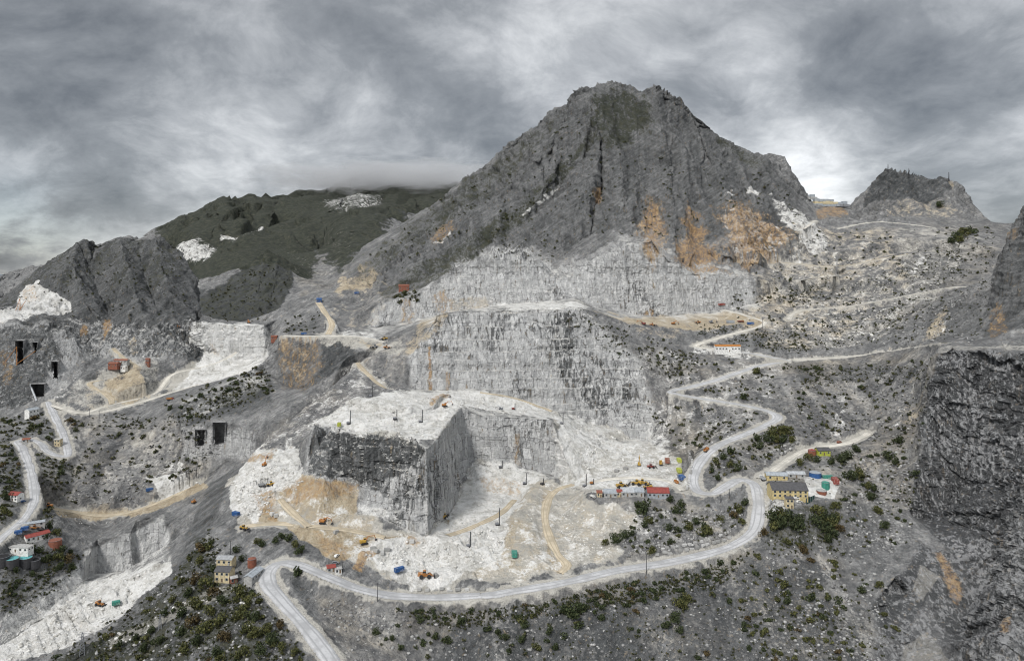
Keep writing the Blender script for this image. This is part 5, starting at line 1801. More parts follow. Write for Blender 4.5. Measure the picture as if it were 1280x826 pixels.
building('terrace_building', G(909, 438, 650), R(0), 'long white walled building with an orange tiled roof over the upper road', 'building', (27, 6, 6.0), 'white', 'orange', 1.4, 1, 8)
building('cabin', G(399, 377, 700), R(10), 'blue roofed cabin above the pale winding track', 'cabin', (6, 5, 4), 'blue', 'blue', 1.2, 1, 2)
# sawn benches left standing on the saddle
for u, v, wd, rows, lb, mk in ((1030, 256, 42, 3, 'stepped ochre stack of sawn benches on the skyline saddle', 'cream'), (1047, 257, 30, 2, 'low dark stack of sawn benches right of the ochre one on the saddle', 'steel'),
                               (1011, 248, 22, 2, 'narrow grey stack of sawn benches left of the ochre one on the saddle', 'concrete')):
    t = thing('stone_stack', lb, 'stone bench', G(u, v, 1000), 0.0, 'sawn benches on the saddle')
    rq = random.Random(u)
    for r_ in range(rows):
        m_, x = MB(), -wd / 2 + r_ * rq.uniform(2, 5)
        while x < wd / 2 - r_ * 3:
            L_ = rq.uniform(4, 9)
            hh_ = 4.2 + rq.uniform(-0.6, 1.2)
            m_.box((x + L_ / 2, rq.uniform(-1, 1) + r_ * 3, r_ * 4.6 + hh_ / 2 - 1.0), (L_ - 0.3, 9, hh_))
            x += L_
        m_.build('bench', plain(mk if (r_ + u) % 2 else 'tin'), t)
# tanks
tank(G(3, 703, 0, 600), 'dark open round tank at the left edge below the white building', 4.8, 5.0, 'dark', 'black', group='round water tanks')
tank(G(15, 704, 0, 600), 'round tank with a turquoise top next to the leftmost dark one', 4.6, 5.0, 'dark', 'cyan', group='round water tanks')
tank(G(32, 705, 0, 600), 'round tank with a turquoise top between the other turquoise one and the small dark tank', 4.6, 5.0, 'dark', 'cyan', group='round water tanks')
tank(G(43, 705, 0, 600), 'small dark round tank at the right end of the row', 3.8, 4.0, 'dark', 'black', group='round water tanks')
tank(G(69, 683, 0, 650), 'rusty orange open tank standing alone in the shrubs', 4.6, 5.0, 'rust', 'rust', group='round water tanks')
tank(G(1015, 566, 0, 700), 'rust red round tank beside the yellow and black shed', 3.2, 3.6, 'rust', 'red', True)
tank(G(1019, 594, 0, 600), 'wide blue tank at the back of the white yard', 4.4, 3.4, 'blue', 'tin')
tank(G(1032, 609, 0, 600), 'bright green conical tank on the white yard', 2.8, 4.0, 'green', 'green', True)
tank(G(1027, 615, 0, 600), 'round rust rimmed basin at the front of the white yard', 3.4, 1.8, 'rust', 'concrete')
tank(G(315, 707, 0, 480), 'rust brown silo tank behind the long grey shed', 2.6, 4.5, 'rust', 'rust', True)
# poles and masts
for u, v, h, lb in ((472, 750, 11, 'dark utility pole at the road edge below the blue container'), (808, 717, 12.5, 'dark utility pole at the road edge below the shed row'),
                    (912, 622, 7, 'utility pole inside the lower road bend'), (901, 626, 6, 'short utility pole beside the lower road bend'),
                    (428, 715, 6.5, 'dark post right of the white hut above the hairpin'), (990, 452, 16, 'tall utility pole at the upper road junction'),
                    (953, 410, 14, 'utility pole at the bend above the long white building'), (288, 692, 9, 'thin utility pole behind the cream house'), (124, 522, 9, 'post at the lower edge of the left valley loop'),
                    (112, 520, 9, 'post at the left corner of the left valley loop')):
    pole(G(u, v), h, lb)
lattice(G(103, 816), 12, 'lattice pylon on the crest of the wooded slope above the left pit', 2.6)
lattice(G(200, 784), 8, 'small lattice pylon on the bare strip of the wooded slope', 1.8)
lattice(G(1046, 344, 800), 26, 'tall lattice mast on the terraced slope under the saddle', 3.0)
for u, v, lb in ((1110, 216, 'left radio mast on the summit of the dark knob'), (1136, 219, 'middle radio mast on the summit of the dark knob'), (1186, 227, 'right radio mast on the ochre shoulder of the dark knob')):
    lattice(G(u, v, 1000), 15, lb, 1.6, 'dark', 'radio masts on the knob', 'radio mast', 'radio_mast', False)


def derrick(loc, rz, label, h=20.0):
    t = thing('derrick_crane', label, 'crane', loc, rz, 'orange derrick cranes on the left cliff')
    MB().tube((0, 0, -1), (0, 0, h), 0.5, 0.35, 6).build('mast', plain('orange'), t)
    MB().tube((0, 0, 1), (h * 0.95, 0, h * 0.75), 0.42, 0.28, 6).build('jib', plain('orange'), t)
    MB().tube((0, 0, h), (-h * 0.7, 0, 0), 0.28, 0.28, 5).build('stay', plain('orange'), t)
    MB().tube((0, 0, h), (h * 0.95, 0, h * 0.75), 0.1, 0.1, 4).build('cable', plain('dark'), t)
    return t


derrick(G(21, 455), R(10), 'tall orange derrick crane on the ledge of the left cliff', 20)
derrick(G(25, 386), R(100), 'orange derrick crane on the white bench at the far left', 15)
# rubble chute
t = thing('conveyor', 'grey conveyor chute leaning against the dark cliff mouth at the left', 'conveyor', G(46, 500))
a_, b_ = Vector((0, 0, 0.5)), Vector(W(35, 474, 795)) - G(46, 500)
MB().tube(a_, b_, 1.1, 1.1, 4).build('belt', plain('silver'), t)
MB().tube(b_ * 0.55 + Vector((0, 0, 0)), Vector((b_.x * .55, b_.y * .55, -3)), 0.4, 0.4, 6).build('support', plain('steel'), t)
# green safety net by the yard
t = thing('safety_fence', 'dark green netting fence below the yard beside the yellow building', 'fence', G(1013, 627), R(40))
f = MB()
for k in range(5):
    MB().tube((-6 + 3 * k, 0, -1), (-6 + 3 * k, 0, 4.2), 0.12, 0.12, 6).build('post', plain('steel'), t)
MB().box((0, 0.13, 1.8), (12, 0.06, 4.4)).build('net', mat('dark green netting', (0.01, 0.06, 0.05), 0.8, 0.3, 3.0), t)
# ------------------------------------------------------------------ loose stone and sawn blocks
RNG = random.Random(4)


def idx_at(u, v):
    gx, gy = int(u / 2), int(v / 2)
    for r in range(0, 3):
        best = None
        for dx in range(-r, r + 1):
            for dy in range(-r, r + 1):
                i = ZB.get((gx + dx + 60) * 600 + gy + dy)
                if i is not None and (best is None or V[i, 1] < V[best, 1]):
                    best = i
        if best is not None:
            return best
    return None


def in_poly(u, v, poly):
    c = False
    for i in range(len(poly)):
        (x0, y0), (x1, y1) = poly[i], poly[(i + 1) % len(poly)]
        if (y0 > v) != (y1 > v) and u < (x1 - x0) * (v - y0) / (y1 - y0) + x0:
            c = not c
    return c


def poly_of(s):
    return [tuple(float(q) for q in t.split(',')) for t in s.split()]


# ground that is built on
BUILT = [Vector(o.location) for o in COL.objects if o.type == 'EMPTY']


def free(p, r):
    return all((p.x - q.x) ** 2 + (p.y - q.y) ** 2 > (r + 5.0) ** 2 or abs(p.z - q.z) > 20 for q in BUILT)


def points_in(poly, n, dmin=0, dmax=1e9, gully_bias=0.5, tries=12, r=2.0):
    xs, ys = [p[0] for p in poly], [p[1] for p in poly]
    out = []
    for _ in range(n * tries):
        if len(out) >= n:
            break
        u, v = RNG.uniform(min(xs), max(xs)), RNG.uniform(min(ys), max(ys))
        if not in_poly(u, v, poly):
            continue
        i = idx_at(u, v)
        if i is None or not (dmin <= V[i, 1] <= dmax) or roadmask[i] > 0.03:
            continue
        if gully_bias and RNG.random() < gully_bias and (g14[i] > 0.02 or CLUMP[i] < 0.0):
            continue
        p = Vector(V[i])
        if free(p, r):
            out.append((p, i))
    return out


CLUMP = fbm(V + 1500, 26.0, 2)


def rock_mesh(seed):
    r = random.Random(seed)
    bm = bmesh.new()
    bmesh.ops.create_icosphere(bm, subdivisions=1, radius=1.0)
    s = Vector((r.uniform(.7, 1.2), r.uniform(.6, 1.0), r.uniform(.45, .8)))
    for v in bm.verts:
        v.co = Vector((v.co.x * s.x, v.co.y * s.y, v.co.z * s.z)) * r.uniform(0.72, 1.15)
    vs = np.array([tuple(v.co) for v in bm.verts])
    fs = np.array([[q.index for q in f.verts] for f in bm.faces])
    bm.free()
    return vs, fs


def scatter_mesh(name, protos, places, material):
    """one mesh out of many small copies"""
    vv_, ff_, n = [], [], 0
    for p, s, a in places:
        vs, fs = protos[RNG.randrange(len(protos))]
        c, q = math.cos(a), math.sin(a)
        m_ = np.array([[c, -q, 0], [q, c, 0], [0, 0, 1]])
        vv_.append((vs * s) @ m_.T + np.array(p))
        ff_.append(fs + n)
        n += len(vs)
    vv_, ff_ = np.concatenate(vv_), np.concatenate(ff_)
    me = bpy.data.meshes.new(name)
    k = ff_.shape[1]
    me.vertices.add(len(vv_)); me.loops.add(k * len(ff_)); me.polygons.add(len(ff_))
    me.vertices.foreach_set('co', vv_.astype(np.float32).ravel())
    me.loops.foreach_set('vertex_index', ff_.astype(np.int32).ravel())
    me.polygons.foreach_set('loop_start', np.arange(0, k * len(ff_), k, dtype=np.int32))
    me.update(calc_edges=True)
    me.materials.append(material)
    o = bpy.data.objects.new(name, me)
    COL.objects.link(o)
    o['kind'] = 'stuff'
    return o


def island_material(name, stops, rough=0.9, scale=0.6):
    m = bpy.data.materials.new(name)
    m.use_nodes = True
    g = NT(m.node_tree)
    geo = g.add('ShaderNodeNewGeometry')
    tcn = g.add('ShaderNodeTexCoord')
    inf = g.add('ShaderNodeObjectInfo')
    f = g.math('FRACT', g.math('MULTIPLY_ADD', g.noise(tcn.outputs['Object'], scale, 3, 0.6), 0.9, g.math('ADD', geo.outputs['Random Per Island'], inf.outputs['Random'])))
    col = g.ramp(f, stops)
    bs = g.add('ShaderNodeBsdfPrincipled')
    g.l.new(col, bs.inputs['Base Color'])
    bs.inputs['Roughness'].default_value = rough
    bs.inputs['Specular IOR Level'].default_value = 0.15
    out = g.add('ShaderNodeOutputMaterial')
    g.l.new(bs.outputs[0], out.inputs[0])
    return m


STONE = island_material('loose marble stone', [(0.0, (0.10, 0.10, 0.102)), (0.45, (0.22, 0.22, 0.22)), (0.8, (0.32, 0.32, 0.315)), (1.0, (0.50, 0.50, 0.49))])
rocks = [rock_mesh(k) for k in range(8)]
places, pale_places = [], []
for s, n, a, b in (
        ('400,752 620,755 880,705 960,690 1090,760 1130,826 430,826', 1000, 0.5, 1.4),
        ('780,640 940,630 930,668 780,700', 700, 0.6, 1.9),
        ('860,500 1160,450 1145,640 1050,620 1030,570 900,590', 1500, 0.5, 1.7),
        ('955,640 1130,640 1100,826 960,826', 600, 0.5, 1.7),
        ('1050,570 1140,560 1140,680 1060,690', 600, 0.6, 2.2),
        ('660,640 740,630 800,680 700,705', 350, 0.4, 1.2),
        ('445,690 540,672 640,600 650,640 620,700 500,725', 350, 0.5, 1.6),
        ('290,600 340,570 378,600 345,650 300,650', 260, 0.6, 1.8),
        ('390,530 440,500 600,490 690,515 560,528 536,560', 300, 0.5, 1.5),
        ('700,520 850,575 858,605 740,605', 300, 0.5, 1.6),
        ('300,570 447,455 480,480 385,545', 300, 0.5, 1.4),
        ('60,640 230,520 270,560 250,600 120,660', 700, 0.5, 1.8),
        ('60,826 213,724 262,660 330,745 400,826', 500, 0.5, 1.7),
        ('380,735 420,735 520,760 480,800 410,770', 160, 0.5, 1.6),
        ('104,730 212,705 200,740 90,805 0,826', 220, 0.5, 1.7),
        ('980,330 1200,300 1220,430 1000,440', 900, 0.7, 2.2),
        ('800,440 860,440 860,500 820,560 800,520', 250, 0.5, 1.5)):
    for p, i in points_in(poly_of(s), n, 0, 1200, 0.0, 3):
        q = RNG.random()
        (pale_places if Z['P'][i] > 0.4 or Z['W'][i] > 0.5 else places).append((p, a + (b - a) * q ** 2.6, RNG.uniform(0, 6.28)))
scatter_mesh('loose_rubble', rocks, places, STONE)
# pale spoil on the working floors
PALE = island_material('white marble spoil', [(0.0, (0.40, 0.39, 0.36)), (0.5, (0.56, 0.55, 0.52)), (1.0, (0.74, 0.74, 0.72))])
scatter_mesh('marble_spoil', rocks, pale_places, PALE)


def block_mesh(seed):
    r = random.Random(seed)
    me = bpy.data.meshes.new('marble_block')
    bm = bmesh.new()
    bmesh.ops.create_cube(bm, size=1.0)
    s = (r.uniform(2.2, 3.2), r.uniform(1.4, 1.9), r.uniform(1.3, 1.8))
    for v in bm.verts:
        v.co = Vector((v.co.x * s[0], v.co.y * s[1], v.co.z * s[2] + s[2] * 0.42)) + Vector((r.uniform(-.18, .18), r.uniform(-.15, .15), r.uniform(-.12, .12)))
    bmesh.ops.bevel(bm, geom=list(bm.edges), offset=0.09, segments=1, affect='EDGES')
    bm.to_mesh(me); bm.free()
    me.materials.append(BLOCK)
    return me


BLOCK = island_material('sawn marble block', [(0.0, (0.24, 0.24, 0.235)), (0.5, (0.36, 0.36, 0.35)), (1.0, (0.52, 0.52, 0.51))], 0.7, 0.3)
blocks = [block_mesh(k) for k in range(6)]


def block_row(body, label, group, step=3.6, jitter=0.5, along=None):
    c = spline([tuple(G(*(float(q) for q in t.split(',')))) for t in body.split()], 1.0)
    L = 0.0
    for k in range(1, len(c)):
        L += float(np.linalg.norm(c[k, :2] - c[k - 1, :2]))
        if L < step * RNG.uniform(0.85, 1.5):
            continue
        L = 0.0
        if RNG.random() < 0.22:
            continue
        u, v = proj(c[k])
        q = at(float(u), float(v))
        z = q.z if q is not None and abs(q.y - c[k, 1]) < 12 else c[k, 2]
        o = bpy.data.objects.new('marble_block', blocks[RNG.randrange(6)])
        COL.objects.link(o)
        t = c[k] - c[k - 1]
        o.location = (c[k, 0] + RNG.uniform(-jitter, jitter), c[k, 1] + RNG.uniform(-jitter, jitter), z - 0.1)
        o.rotation_euler = (0, 0, math.atan2(t[1], t[0]) + RNG.uniform(-0.15, 0.15))
        tag(o, label, 'marble block', group)


block_row('505,736 560,737 610,735', 'pale stone block in the row between the pit rim and the road', 'blocks along the pit rim')
block_row('815,692 850,688 885,680 915,670', 'pale stone block in the row along the upper edge of the lower road', 'blocks above the lower road', 3.2)
block_row('820,686 855,681 885,673 910,664', 'pale stone block in the second row above the lower road', 'blocks in the second row above the lower road', 3.2)
block_row('926,686 940,678 955,662', 'pale stone block on the outer edge of the road bend under the house', 'blocks on the outer edge of the bend', 3.2)
block_row('858,612 862,598 864,585 866,575', 'pale stone block between the machine terrace and the rising road', 'blocks between terrace and road', 3.4)
block_row('902,503 935,510 958,516', 'pale stone block on the upper edge of the middle hairpin', 'blocks above the middle hairpin', 3.6)
block_row('960,565 985,556 1000,550', 'pale stone block in the upper row beside the gravel track', 'blocks beside the gravel track', 3.4)
block_row('955,575 975,568 990,561', 'pale stone block in the lower row beside the gravel track', 'blocks in the lower row beside the track', 3.4)
block_row('828,484 838,482 850,480', 'pale stone block at the tip of the left hairpin', 'blocks at the left hairpin', 3.2)
for u, v in ((750, 545), (757, 548), (746, 551), (742, 555), (748, 556), (768, 594), (771, 589), (782, 586)):
    o = bpy.data.objects.new('marble_block', blocks[RNG.randrange(6)]); COL.objects.link(o)
    o.location = G(u, v); o.rotation_euler = (0, 0, RNG.uniform(0, 3)); o.scale = (1.3,) * 3
    tag(o, 'white marble block lying loose on the machine terrace', 'marble block', 'loose blocks on the terrace')
for u, v in ((340, 642), (345, 645), (420, 665), (466, 684), (470, 688), (478, 690), (484, 686), (515, 676), (535, 720), (545, 719)):
    o = bpy.data.objects.new('marble_block', blocks[RNG.randrange(6)]); COL.objects.link(o)
    o.location = G(u, v); o.rotation_euler = (0, 0, RNG.uniform(0, 3)); o.scale = (1.3,) * 3
    tag(o, 'white marble block lying loose on the lower pit floor', 'marble block', 'loose blocks on the pit floor')

# ------------------------------------------------------------------ plants
GREENS = {
    'dark': island_material('dark green foliage', [(0.0, (0.018, 0.026, 0.013)), (0.5, (0.042, 0.056, 0.026)), (1.0, (0.085, 0.10, 0.045))], 0.8, 1.2),
    'olive': island_material('olive foliage', [(0.0, (0.030, 0.036, 0.015)), (0.5, (0.075, 0.083, 0.032)), (1.0, (0.145, 0.14, 0.052))], 0.8, 1.2),
    'brown': island_material('autumn brown foliage', [(0.0, (0.030, 0.024, 0.013)), (0.5, (0.075, 0.058, 0.028)), (1.0, (0.14, 0.105, 0.05))], 0.8, 1.2)}
BARK = mat('grey brown bark', (0.09, 0.07, 0.055), 0.9, 0.3, 3.0)


def leaf_clump(seed, n, lobes=4, leaf=0.26, flat=0.8):
    """n small leaf faces spread through a few overlapping lobes; unit radius, standing on z = 0"""
    r = np.random.RandomState(seed)
    c = r.normal(size=(lobes, 3)) * [0.42, 0.42, 0.25] * (lobes > 1)
    rad = r.uniform(0.45, 0.75, lobes)
    k = r.randint(0, lobes, n)
    d = r.normal(size=(n, 3))
    d /= np.linalg.norm(d, axis=1, keepdims=True)
    p = c[k] + d * (rad[k] * r.uniform(0.45, 1.0, n) ** 0.5)[:, None]
    p[:, 2] = p[:, 2] * flat + 0.62
    p[:, 2] = np.maximum(p[:, 2], 0.05)
    a = np.cross(d, r.normal(size=(n, 3))); a /= np.linalg.norm(a, axis=1, keepdims=True)
    nrm = d + 0.8 * r.normal(size=(n, 3)); nrm /= np.linalg.norm(nrm, axis=1, keepdims=True)
    a = np.cross(nrm, a); a /= np.linalg.norm(a, axis=1, keepdims=True)
    b = np.cross(nrm, a)
    s = (leaf * r.uniform(0.6, 1.3, n))[:, None]
    q = np.stack([p - a * s, p - b * s * 0.7, p + a * s, p + b * s * 0.7], 1)
    vs = q.reshape(-1, 3)
    fs = np.arange(4 * n).reshape(n, 4)
    return vs, fs


def np_mesh(name, vs, fs, material):
    me = bpy.data.meshes.new(name)
    me.from_pydata(vs.tolist(), [], fs.tolist())
    me.materials.append(material)
    return me


BUSH = {c: [np_mesh('shrub', *leaf_clump(20 + 7 * k + len(c), 130, 3 + k % 3, 0.24, 0.75), GREENS[c]) for k in range(4)] for c in GREENS}
CROWN = {c: [np_mesh('crown', *leaf_clump(60 + 5 * k + len(c), 420, 7, 0.15, 1.0), GREENS[c]) for k in range(3)] for c in GREENS}
small = [leaf_clump(100 + k, 26, 2, 0.42, 0.8) for k in range(8)]


def trunk_mesh(seed):
    r = random.Random(seed)
    m_ = MB().tube((0, 0, -0.3), (0.03, 0, 0.55), 0.07, 0.045, 7)
    for k in range(5):
        a = k * 1.26 + r.uniform(-.3, .3)
        m_.tube((0.03, 0, 0.32 + 0.05 * k), (0.45 * math.cos(a), 0.45 * math.sin(a), 0.75 + 0.1 * r.random()), 0.03, 0.012, 5)
    o = m_.build('trunk', BARK)
    me = o.data
    bpy.data.objects.remove(o)
    return me


TRUNK = [trunk_mesh(k) for k in range(3)]


def tree(p, h, tint, label, group=None):
    t = bpy.data.objects.new('tree', None)
    COL.objects.link(t)
    t.location = p
    t.scale = (h * RNG.uniform(0.5, 0.62), h * RNG.uniform(0.5, 0.62), h * 0.62)
    t.rotation_euler = (0, 0, RNG.uniform(0, 6.28))
    for nm, me in (('trunk', TRUNK[RNG.randrange(3)]), ('crown', CROWN[tint][RNG.randrange(3)])):
        o = bpy.data.objects.new(nm, me)
        COL.objects.link(o); o.parent = t
        if nm == 'crown':
            o.location = (0, 0, 0.30)
    return tag(t, label, 'tree', group)


# trees one can tell apart: bearing, drop, width in survey pixels, tint
TREE_SETS = [
    ('deciduous tree on the wooded slope below the cream stone house', 'trees below the stone house',
     '250,705,10,olive 265,715,9,dark 243,728,12,brown 256,735,14,olive 268,745,12,brown 236,745,11,dark 246,760,15,olive 262,768,13,olive 278,755,12,dark 228,770,12,dark 240,785,14,brown 258,790,15,olive 274,780,13,olive 225,795,11,dark 246,806,13,dark 280,800,13,brown 300,745,13,olive 310,757,13,olive 302,770,14,olive 318,775,12,dark 308,790,13,olive 322,795,12,olive 335,790,12,olive 340,805,13,dark 326,815,12,dark 350,785,10,brown 352,812,11,olive 190,790,9,dark 170,800,9,dark 150,808,9,dark 205,770,10,dark 215,752,9,olive 200,805,11,dark 180,815,12,dark 230,815,12,olive 270,820,13,dark 300,820,12,olive 375,800,8,dark 368,818,9,olive'),
    ('dark shrubby tree in the line along the upper side of the road hairpin', 'trees along the hairpin',
     '352,673,8,dark 361,677,10,dark 369,683,9,olive 377,690,10,dark 385,698,9,dark 393,705,10,dark 402,711,9,olive 371,721,12,dark 345,676,8,dark 328,683,8,dark 322,679,7,olive 295,690,8,dark 302,700,7,dark'),
    ('bushy tree on the rubble slope between the shed row and the lower road', 'trees below the sheds',
     '806,641,17,dark 797,636,10,dark 812,655,9,olive 806,658,8,dark 769,679,12,dark 780,672,10,dark 757,680,8,olive 790,668,8,dark 845,640,10,dark 838,628,9,dark 851,633,9,dark 836,662,9,dark 862,660,10,olive 848,665,8,dark 885,668,13,olive 880,660,9,dark 870,655,8,dark 815,690,10,olive 805,697,9,dark 900,650,8,olive 838,678,7,dark'),
    ('bushy tree between the legs of the road beside the fork', 'trees inside the fork',
     '938,622,9,olive 932,632,9,dark 924,640,10,olive 935,648,9,dark 928,655,8,olive 917,646,8,brown 936,612,7,dark 897,600,8,dark 900,612,7,olive 890,590,8,dark 905,575,8,dark 912,585,8,olive 922,588,8,dark 895,578,8,olive 912,566,9,dark'),
    ('leafy tree in the green clump below the forecourt of the yellow building', 'trees below the yellow building',
     '966,652,14,dark 976,648,14,olive 986,652,15,dark 978,660,15,dark 968,662,13,olive 992,660,13,dark 998,652,10,dark 1022,645,13,olive 1032,652,14,dark 1040,660,13,olive 1030,664,13,dark 1018,655,11,dark 1042,672,12,dark 1036,678,12,dark 1046,650,11,olive 1050,665,10,brown 1004,690,11,brown 955,668,10,brown 985,680,9,olive 1046,636,10,olive'),
    ('shrubby tree on the bank above the yellow shed track', 'trees above the gravel track',
     '965,546,12,olive 975,543,13,olive 985,545,12,olive 958,552,11,dark 970,553,11,olive 980,552,10,dark 990,553,9,olive 950,560,9,dark 945,550,9,dark 1010,574,9,olive 1000,580,9,olive 985,583,9,olive 1020,577,8,dark 968,585,9,dark 1040,580,9,dark 930,500,8,dark 945,466,9,olive'),
    ('bushy tree on the grey rubble slope right of the yellow building', 'trees right of the yellow building',
     '1065,600,13,dark 1075,595,12,olive 1060,572,10,dark 1070,565,10,dark 1090,625,10,dark 1110,575,11,dark 1097,640,10,olive 1092,615,9,dark 1052,578,10,dark 1085,610,9,olive 1120,580,9,dark 1125,555,10,dark 1105,660,9,dark'),
    ('dark tree on the scree slope below the lower road', 'trees below the lower road',
     '575,778,9,dark 622,792,8,dark 632,800,9,dark 655,785,9,dark 652,802,9,dark 688,790,9,dark 695,812,9,dark 715,772,15,dark 725,768,14,dark 705,768,12,dark 672,812,9,olive 850,760,13,olive 845,775,12,dark 858,750,11,olive 835,785,10,dark 850,790,9,dark 525,775,9,dark 470,790,8,dark 490,800,8,dark 545,798,9,dark 980,735,10,olive 985,755,9,dark 1078,740,8,dark 1100,735,9,olive'),
    ('dark bushy tree at the far terraces below the dark knob', 'trees below the knob',
     '1195,298,9,dark 1205,296,12,olive 1213,292,10,dark 1200,303,9,olive 1190,305,8,dark 1175,256,8,dark'),
    ('low tree beside the left valley yard', 'trees by the left yard',
     '62,660,9,dark 70,668,9,olive 58,672,8,dark 78,690,10,dark 72,700,10,olive 60,700,9,dark 50,690,8,dark 85,700,10,brown 90,712,9,dark 40,650,7,dark 12,645,8,olive 8,625,9,dark 5,640,9,olive 76,712,9,dark 40,720,8,dark 20,716,8,dark'),
]
n_tree = 0
for lb, gp, body in TREE_SETS:
    for t in body.split():
        u, v, wpx, tint = t.split(',')
        u, v, wpx = float(u), float(v), float(wpx)
        p = at(u, v)
        if p is None:
            continue
        k = idx_at(u, v)
        if k is not None and roadmask[k] > 0.4:
            continue
        tree(p - Vector((0, 0, 0.2)), max(2.2, wpx * p.y / F * 1.05), tint, lb, gp)
        n_tree += 1

SHRUBS = [
    ('478,756 640,757 770,728 945,688 900,725 760,765 560,782', 210, 3.5, 9, 'dark', 'dark shrub on the bank just below the lower road', 'shrubs under the lower road', 0.2),
    ('430,775 560,785 760,768 930,710 1090,760 1130,826 460,826', 120, 4, 11, 'dark', 'dark shrub on the open grey scree at the bottom', 'shrubs on the bottom scree', 0.6),
    ('800,440 985,455 960,515 860,500', 90, 2.5, 6, 'dark', 'small dark shrub on the slope above the hairpin roads', 'shrubs above the hairpins', 0.6),
    ('800,500 870,500 960,520 880,560 845,560', 60, 3, 7, 'dark', 'dark shrub on the pale slope between the hairpin roads', 'shrubs between the hairpins', 0.5),
    ('865,580 960,535 1000,560 930,600 900,600', 70, 3, 7, 'olive', 'olive shrub on the rubble between the road bends', 'shrubs between the bends', 0.4),
    ('780,640 940,625 930,668 780,702', 90, 3, 8, 'dark', 'dark shrub among the rubble below the sheds', 'shrubs in the rubble', 0.3),
    ('985,455 1165,450 1150,560 1040,555 980,500', 150, 2.5, 7, 'dark', 'dark shrub on the grey talus under the right shelf road', 'shrubs on the right talus', 0.6),
    ('1045,570 1150,560 1140,680 1060,690', 80, 3.5, 9, 'dark', 'dark shrub on the blocky slope beside the right cliff', 'shrubs beside the right cliff', 0.5),
    ('950,670 1060,690 1100,740 1130,826 960,826 900,740', 130, 3.5, 10, 'olive', 'olive shrub on the lower right slope', 'shrubs on the lower right', 0.4),
    ('60,826 133,790 213,726 262,660 285,700 330,745 400,826', 150, 4, 11, 'olive', 'olive shrub on the wooded slope at bottom left', 'shrubs on the wooded slope', 0.75),
    ('95,525 230,525 260,570 230,610 100,650 60,620', 150, 2.5, 6.5, 'dark', 'small dark shrub on the grey bank under the left valley road', 'shrubs on the left bank', 0.6),
    ('0,520 90,515 100,560 40,690 0,660', 160, 3, 8, 'dark', 'dark shrub beside the left hairpin roads', 'shrubs by the left roads', 0.2),
    ('205,505 330,455 345,490 240,530', 90, 3, 8, 'dark', 'dark shrub on the dark spur below the white track', 'shrubs on the dark spur', 0.2),
    ('0,690 110,690 60,740 0,770', 60, 3, 8, 'dark', 'dark shrub around the round tanks', 'shrubs around the tanks', 0.1),
    ('935,345 1000,290 1250,280 1230,420 985,440', 420, 1.6, 4.6, 'dark', 'tiny dark shrub on the upper right terraces', 'shrubs on the upper terraces', 0.65),
    ('700,240 745,165 850,200 880,270 850,300 700,290', 170, 1.5, 4, 'dark', 'tiny dark shrub on the face of the great peak', 'shrubs on the peak', 0.4),
    ('560,240 640,190 740,140 700,230 600,300 470,365 440,340', 190, 1.6, 4, 'dark', 'tiny dark shrub on the left flank of the great peak', 'shrubs on the left flank', 0.4),
    ('600,290 690,235 700,290 690,330 600,325', 90, 1.6, 4.2, 'dark', 'tiny dark shrub on the lower rib of the great peak', 'shrubs on the lower rib', 0.3),
    ('870,200 940,210 1000,250 1000,290 900,260', 80, 1.5, 4, 'dark', 'tiny dark shrub on the right shoulder of the great peak', 'shrubs on the right shoulder', 0.4),
    ('20,380 105,305 225,305 240,400 110,400', 200, 1.4, 3.6, 'dark', 'tiny dark shrub on the left rock mountain', 'shrubs on the left mountain', 0.4),
    ('490,372 500,366 525,366 525,376 500,380', 26, 3.5, 6.5, 'dark', 'dark shrub under the brown red hut on the shoulder', 'shrubs under the high hut', 0.0),
    ('355,400 400,385 395,415 350,420', 40, 2, 5, 'dark', 'dark shrub on the bank above the pale track', 'shrubs above the pale track', 0.3),
    ('690,395 800,410 850,430 810,470 760,440', 90, 2, 5, 'dark', 'dark shrub on the loose bank below the upper terrace', 'shrubs below the upper terrace', 0.4),
    ('255,375 330,325 360,352 335,402 262,402', 160, 1.4, 3.4, 'dark', 'tiny dark shrub on the dark cone hill', 'shrubs on the cone hill', 0.2),
    ('900,370 985,355 1000,400 930,420', 60, 1.8, 4.5, 'dark', 'small dark shrub on the ochre slope above the road bend', 'shrubs on the ochre slope', 0.5),
    ('985,405 1060,390 1130,380 1130,430 1000,440', 110, 1.8, 4.5, 'dark', 'small dark shrub on the banded slope over the shelf road', 'shrubs on the banded slope', 0.5)]
cand = []
for s, n, a, b, tint, lb, gp, gb in SHRUBS:
    for p, i in points_in(poly_of(s), n, 0, 1700, gb, 14, 1.0):
        w_ = a + (b - a) * RNG.random() ** 1.9
        cand.append((w_, p, tint if RNG.random() < 0.75 else RNG.choice(['dark', 'olive', 'brown']), lb, gp))
cand.sort(key=lambda q: -q[0])
N_IND = 300 - min(0, 0)
for w_, p, tint, lb, gp in cand[:N_IND]:
    o = bpy.data.objects.new('shrub', BUSH[tint][RNG.randrange(4)])
    COL.objects.link(o)
    r = 0.5 * w_ * p.y / F
    o.location = p - Vector((0, 0, 0.2 * r))
    o.scale = (r * RNG.uniform(0.9, 1.2), r * RNG.uniform(0.9, 1.2), r * RNG.uniform(0.85, 1.3))
    o.rotation_euler = (0, 0, RNG.uniform(0, 6.28))
    tag(o, lb, 'shrub', gp)
places = [(p - Vector((0, 0, 0.1)), 0.55 * w_ * p.y / F, RNG.uniform(0, 6.28)) for w_, p, tint, lb, gp in cand[N_IND:]]
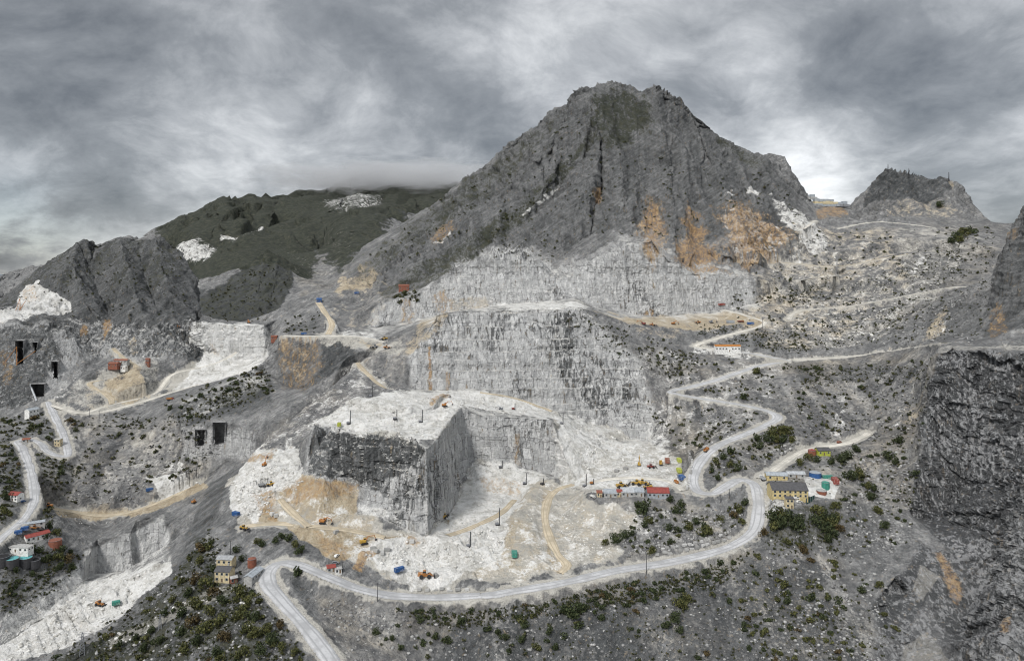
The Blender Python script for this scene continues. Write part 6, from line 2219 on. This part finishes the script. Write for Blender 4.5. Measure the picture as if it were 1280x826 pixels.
# low scrub tufts between them
for s, n, a, b in (('60,826 213,726 262,660 330,745 400,826', 750, 1.2, 4.5), ('478,756 770,728 945,688 900,735 560,790', 1300, 1.2, 4), ('955,645 1050,640 1060,690 960,700', 200, 1.5, 4),
                   ('0,520 95,515 100,600 40,690 0,690', 260, 1.5, 4), ('860,500 1160,450 1145,640 1050,620 900,590', 420, 1.2, 3), ('700,750 1080,760 1120,826 700,826', 250, 1.5, 3.5),
                   ('0,690 110,690 70,740 0,770', 160, 1.5, 4), ('210,520 330,458 345,490 240,535', 200, 1.5, 3.5), ('940,345 1250,290 1230,420 985,440', 500, 0.9, 2.2), ('900,412 990,414 1010,440 935,436', 200, 1.2, 3), ('985,456 1165,455 1160,476 1000,480', 240, 1.2, 3), ('795,432 870,440 870,470 815,470', 150, 1.2, 3), ('110,515 240,520 205,538 110,532', 120, 1.2, 3), ('690,388 730,386 790,425 760,440', 120, 1.0, 2.6), ('870,405 950,408 925,430 870,428', 120, 1.0, 2.6), ('985,362 1034,352 1022,375 990,384', 110, 1.0, 2.6), ('1100,345 1200,306 1214,335 1182,352', 160, 1.0, 2.4)):
    for p, i in points_in(poly_of(s), n, 0, 1300, 0.55, 6, 0.5):
        places.append((p, 0.55 * RNG.uniform(a, b) * p.y / F, RNG.uniform(0, 6.28)))
scatter_mesh('low_scrub', small, places, island_material('scrub foliage', [(0.0, (0.020, 0.027, 0.014)), (0.5, (0.048, 0.058, 0.028)), (0.85, (0.095, 0.092, 0.042)), (1.0, (0.13, 0.105, 0.055))], 0.85, 0.5))
print('trees', n_tree, 'shrub candidates', len(cand), 'scrub', len(places))
# ------------------------------------------------------------------ the cloud that sits on the far mountain
bm = bmesh.new()
bmesh.ops.create_icosphere(bm, subdivisions=3, radius=1.0)
me = bpy.data.meshes.new('cloud')
bm.to_mesh(me); bm.free()
cm = bpy.data.materials.new('low cloud')
cm.use_nodes = True
g = NT(cm.node_tree)
tcn = g.add('ShaderNodeTexCoord')
ln = g.vmath('LENGTH', tcn.outputs['Object'])
nz_ = g.noise(g.scalev(tcn.outputs['Object'], (4.5, 3.0, 2.2)), 1.0, 6, 0.62, 0.3)
dn = g.math('MULTIPLY', g.step(g.math('ADD', ln, g.math('MULTIPLY_ADD', nz_, 2.2, -1.1)), 0.95, 0.35), 0.011)
pv = g.add('ShaderNodeVolumePrincipled')
pv.inputs['Color'].default_value = (0.9, 0.91, 0.93, 1)
g.l.new(dn, pv.inputs['Density'])
pv.inputs['Anisotropy'].default_value = 0.2
g.l.new(pv.outputs[0], g.add('ShaderNodeOutputMaterial').inputs['Volume'])
me.materials.append(cm)
for k, (u, v, d, sx_, sy_, sz_) in enumerate([(500, 226, 3350, 760, 420, 95)]):
    o = bpy.data.objects.new('cloud', me)
    COL.objects.link(o)
    o.location = W(u, v, d)
    o.scale = (sx_, sy_, sz_)
    o['kind'] = 'stuff'
SC.cycles.volume_step_rate = 4.0
SC.cycles.volume_max_steps = 64
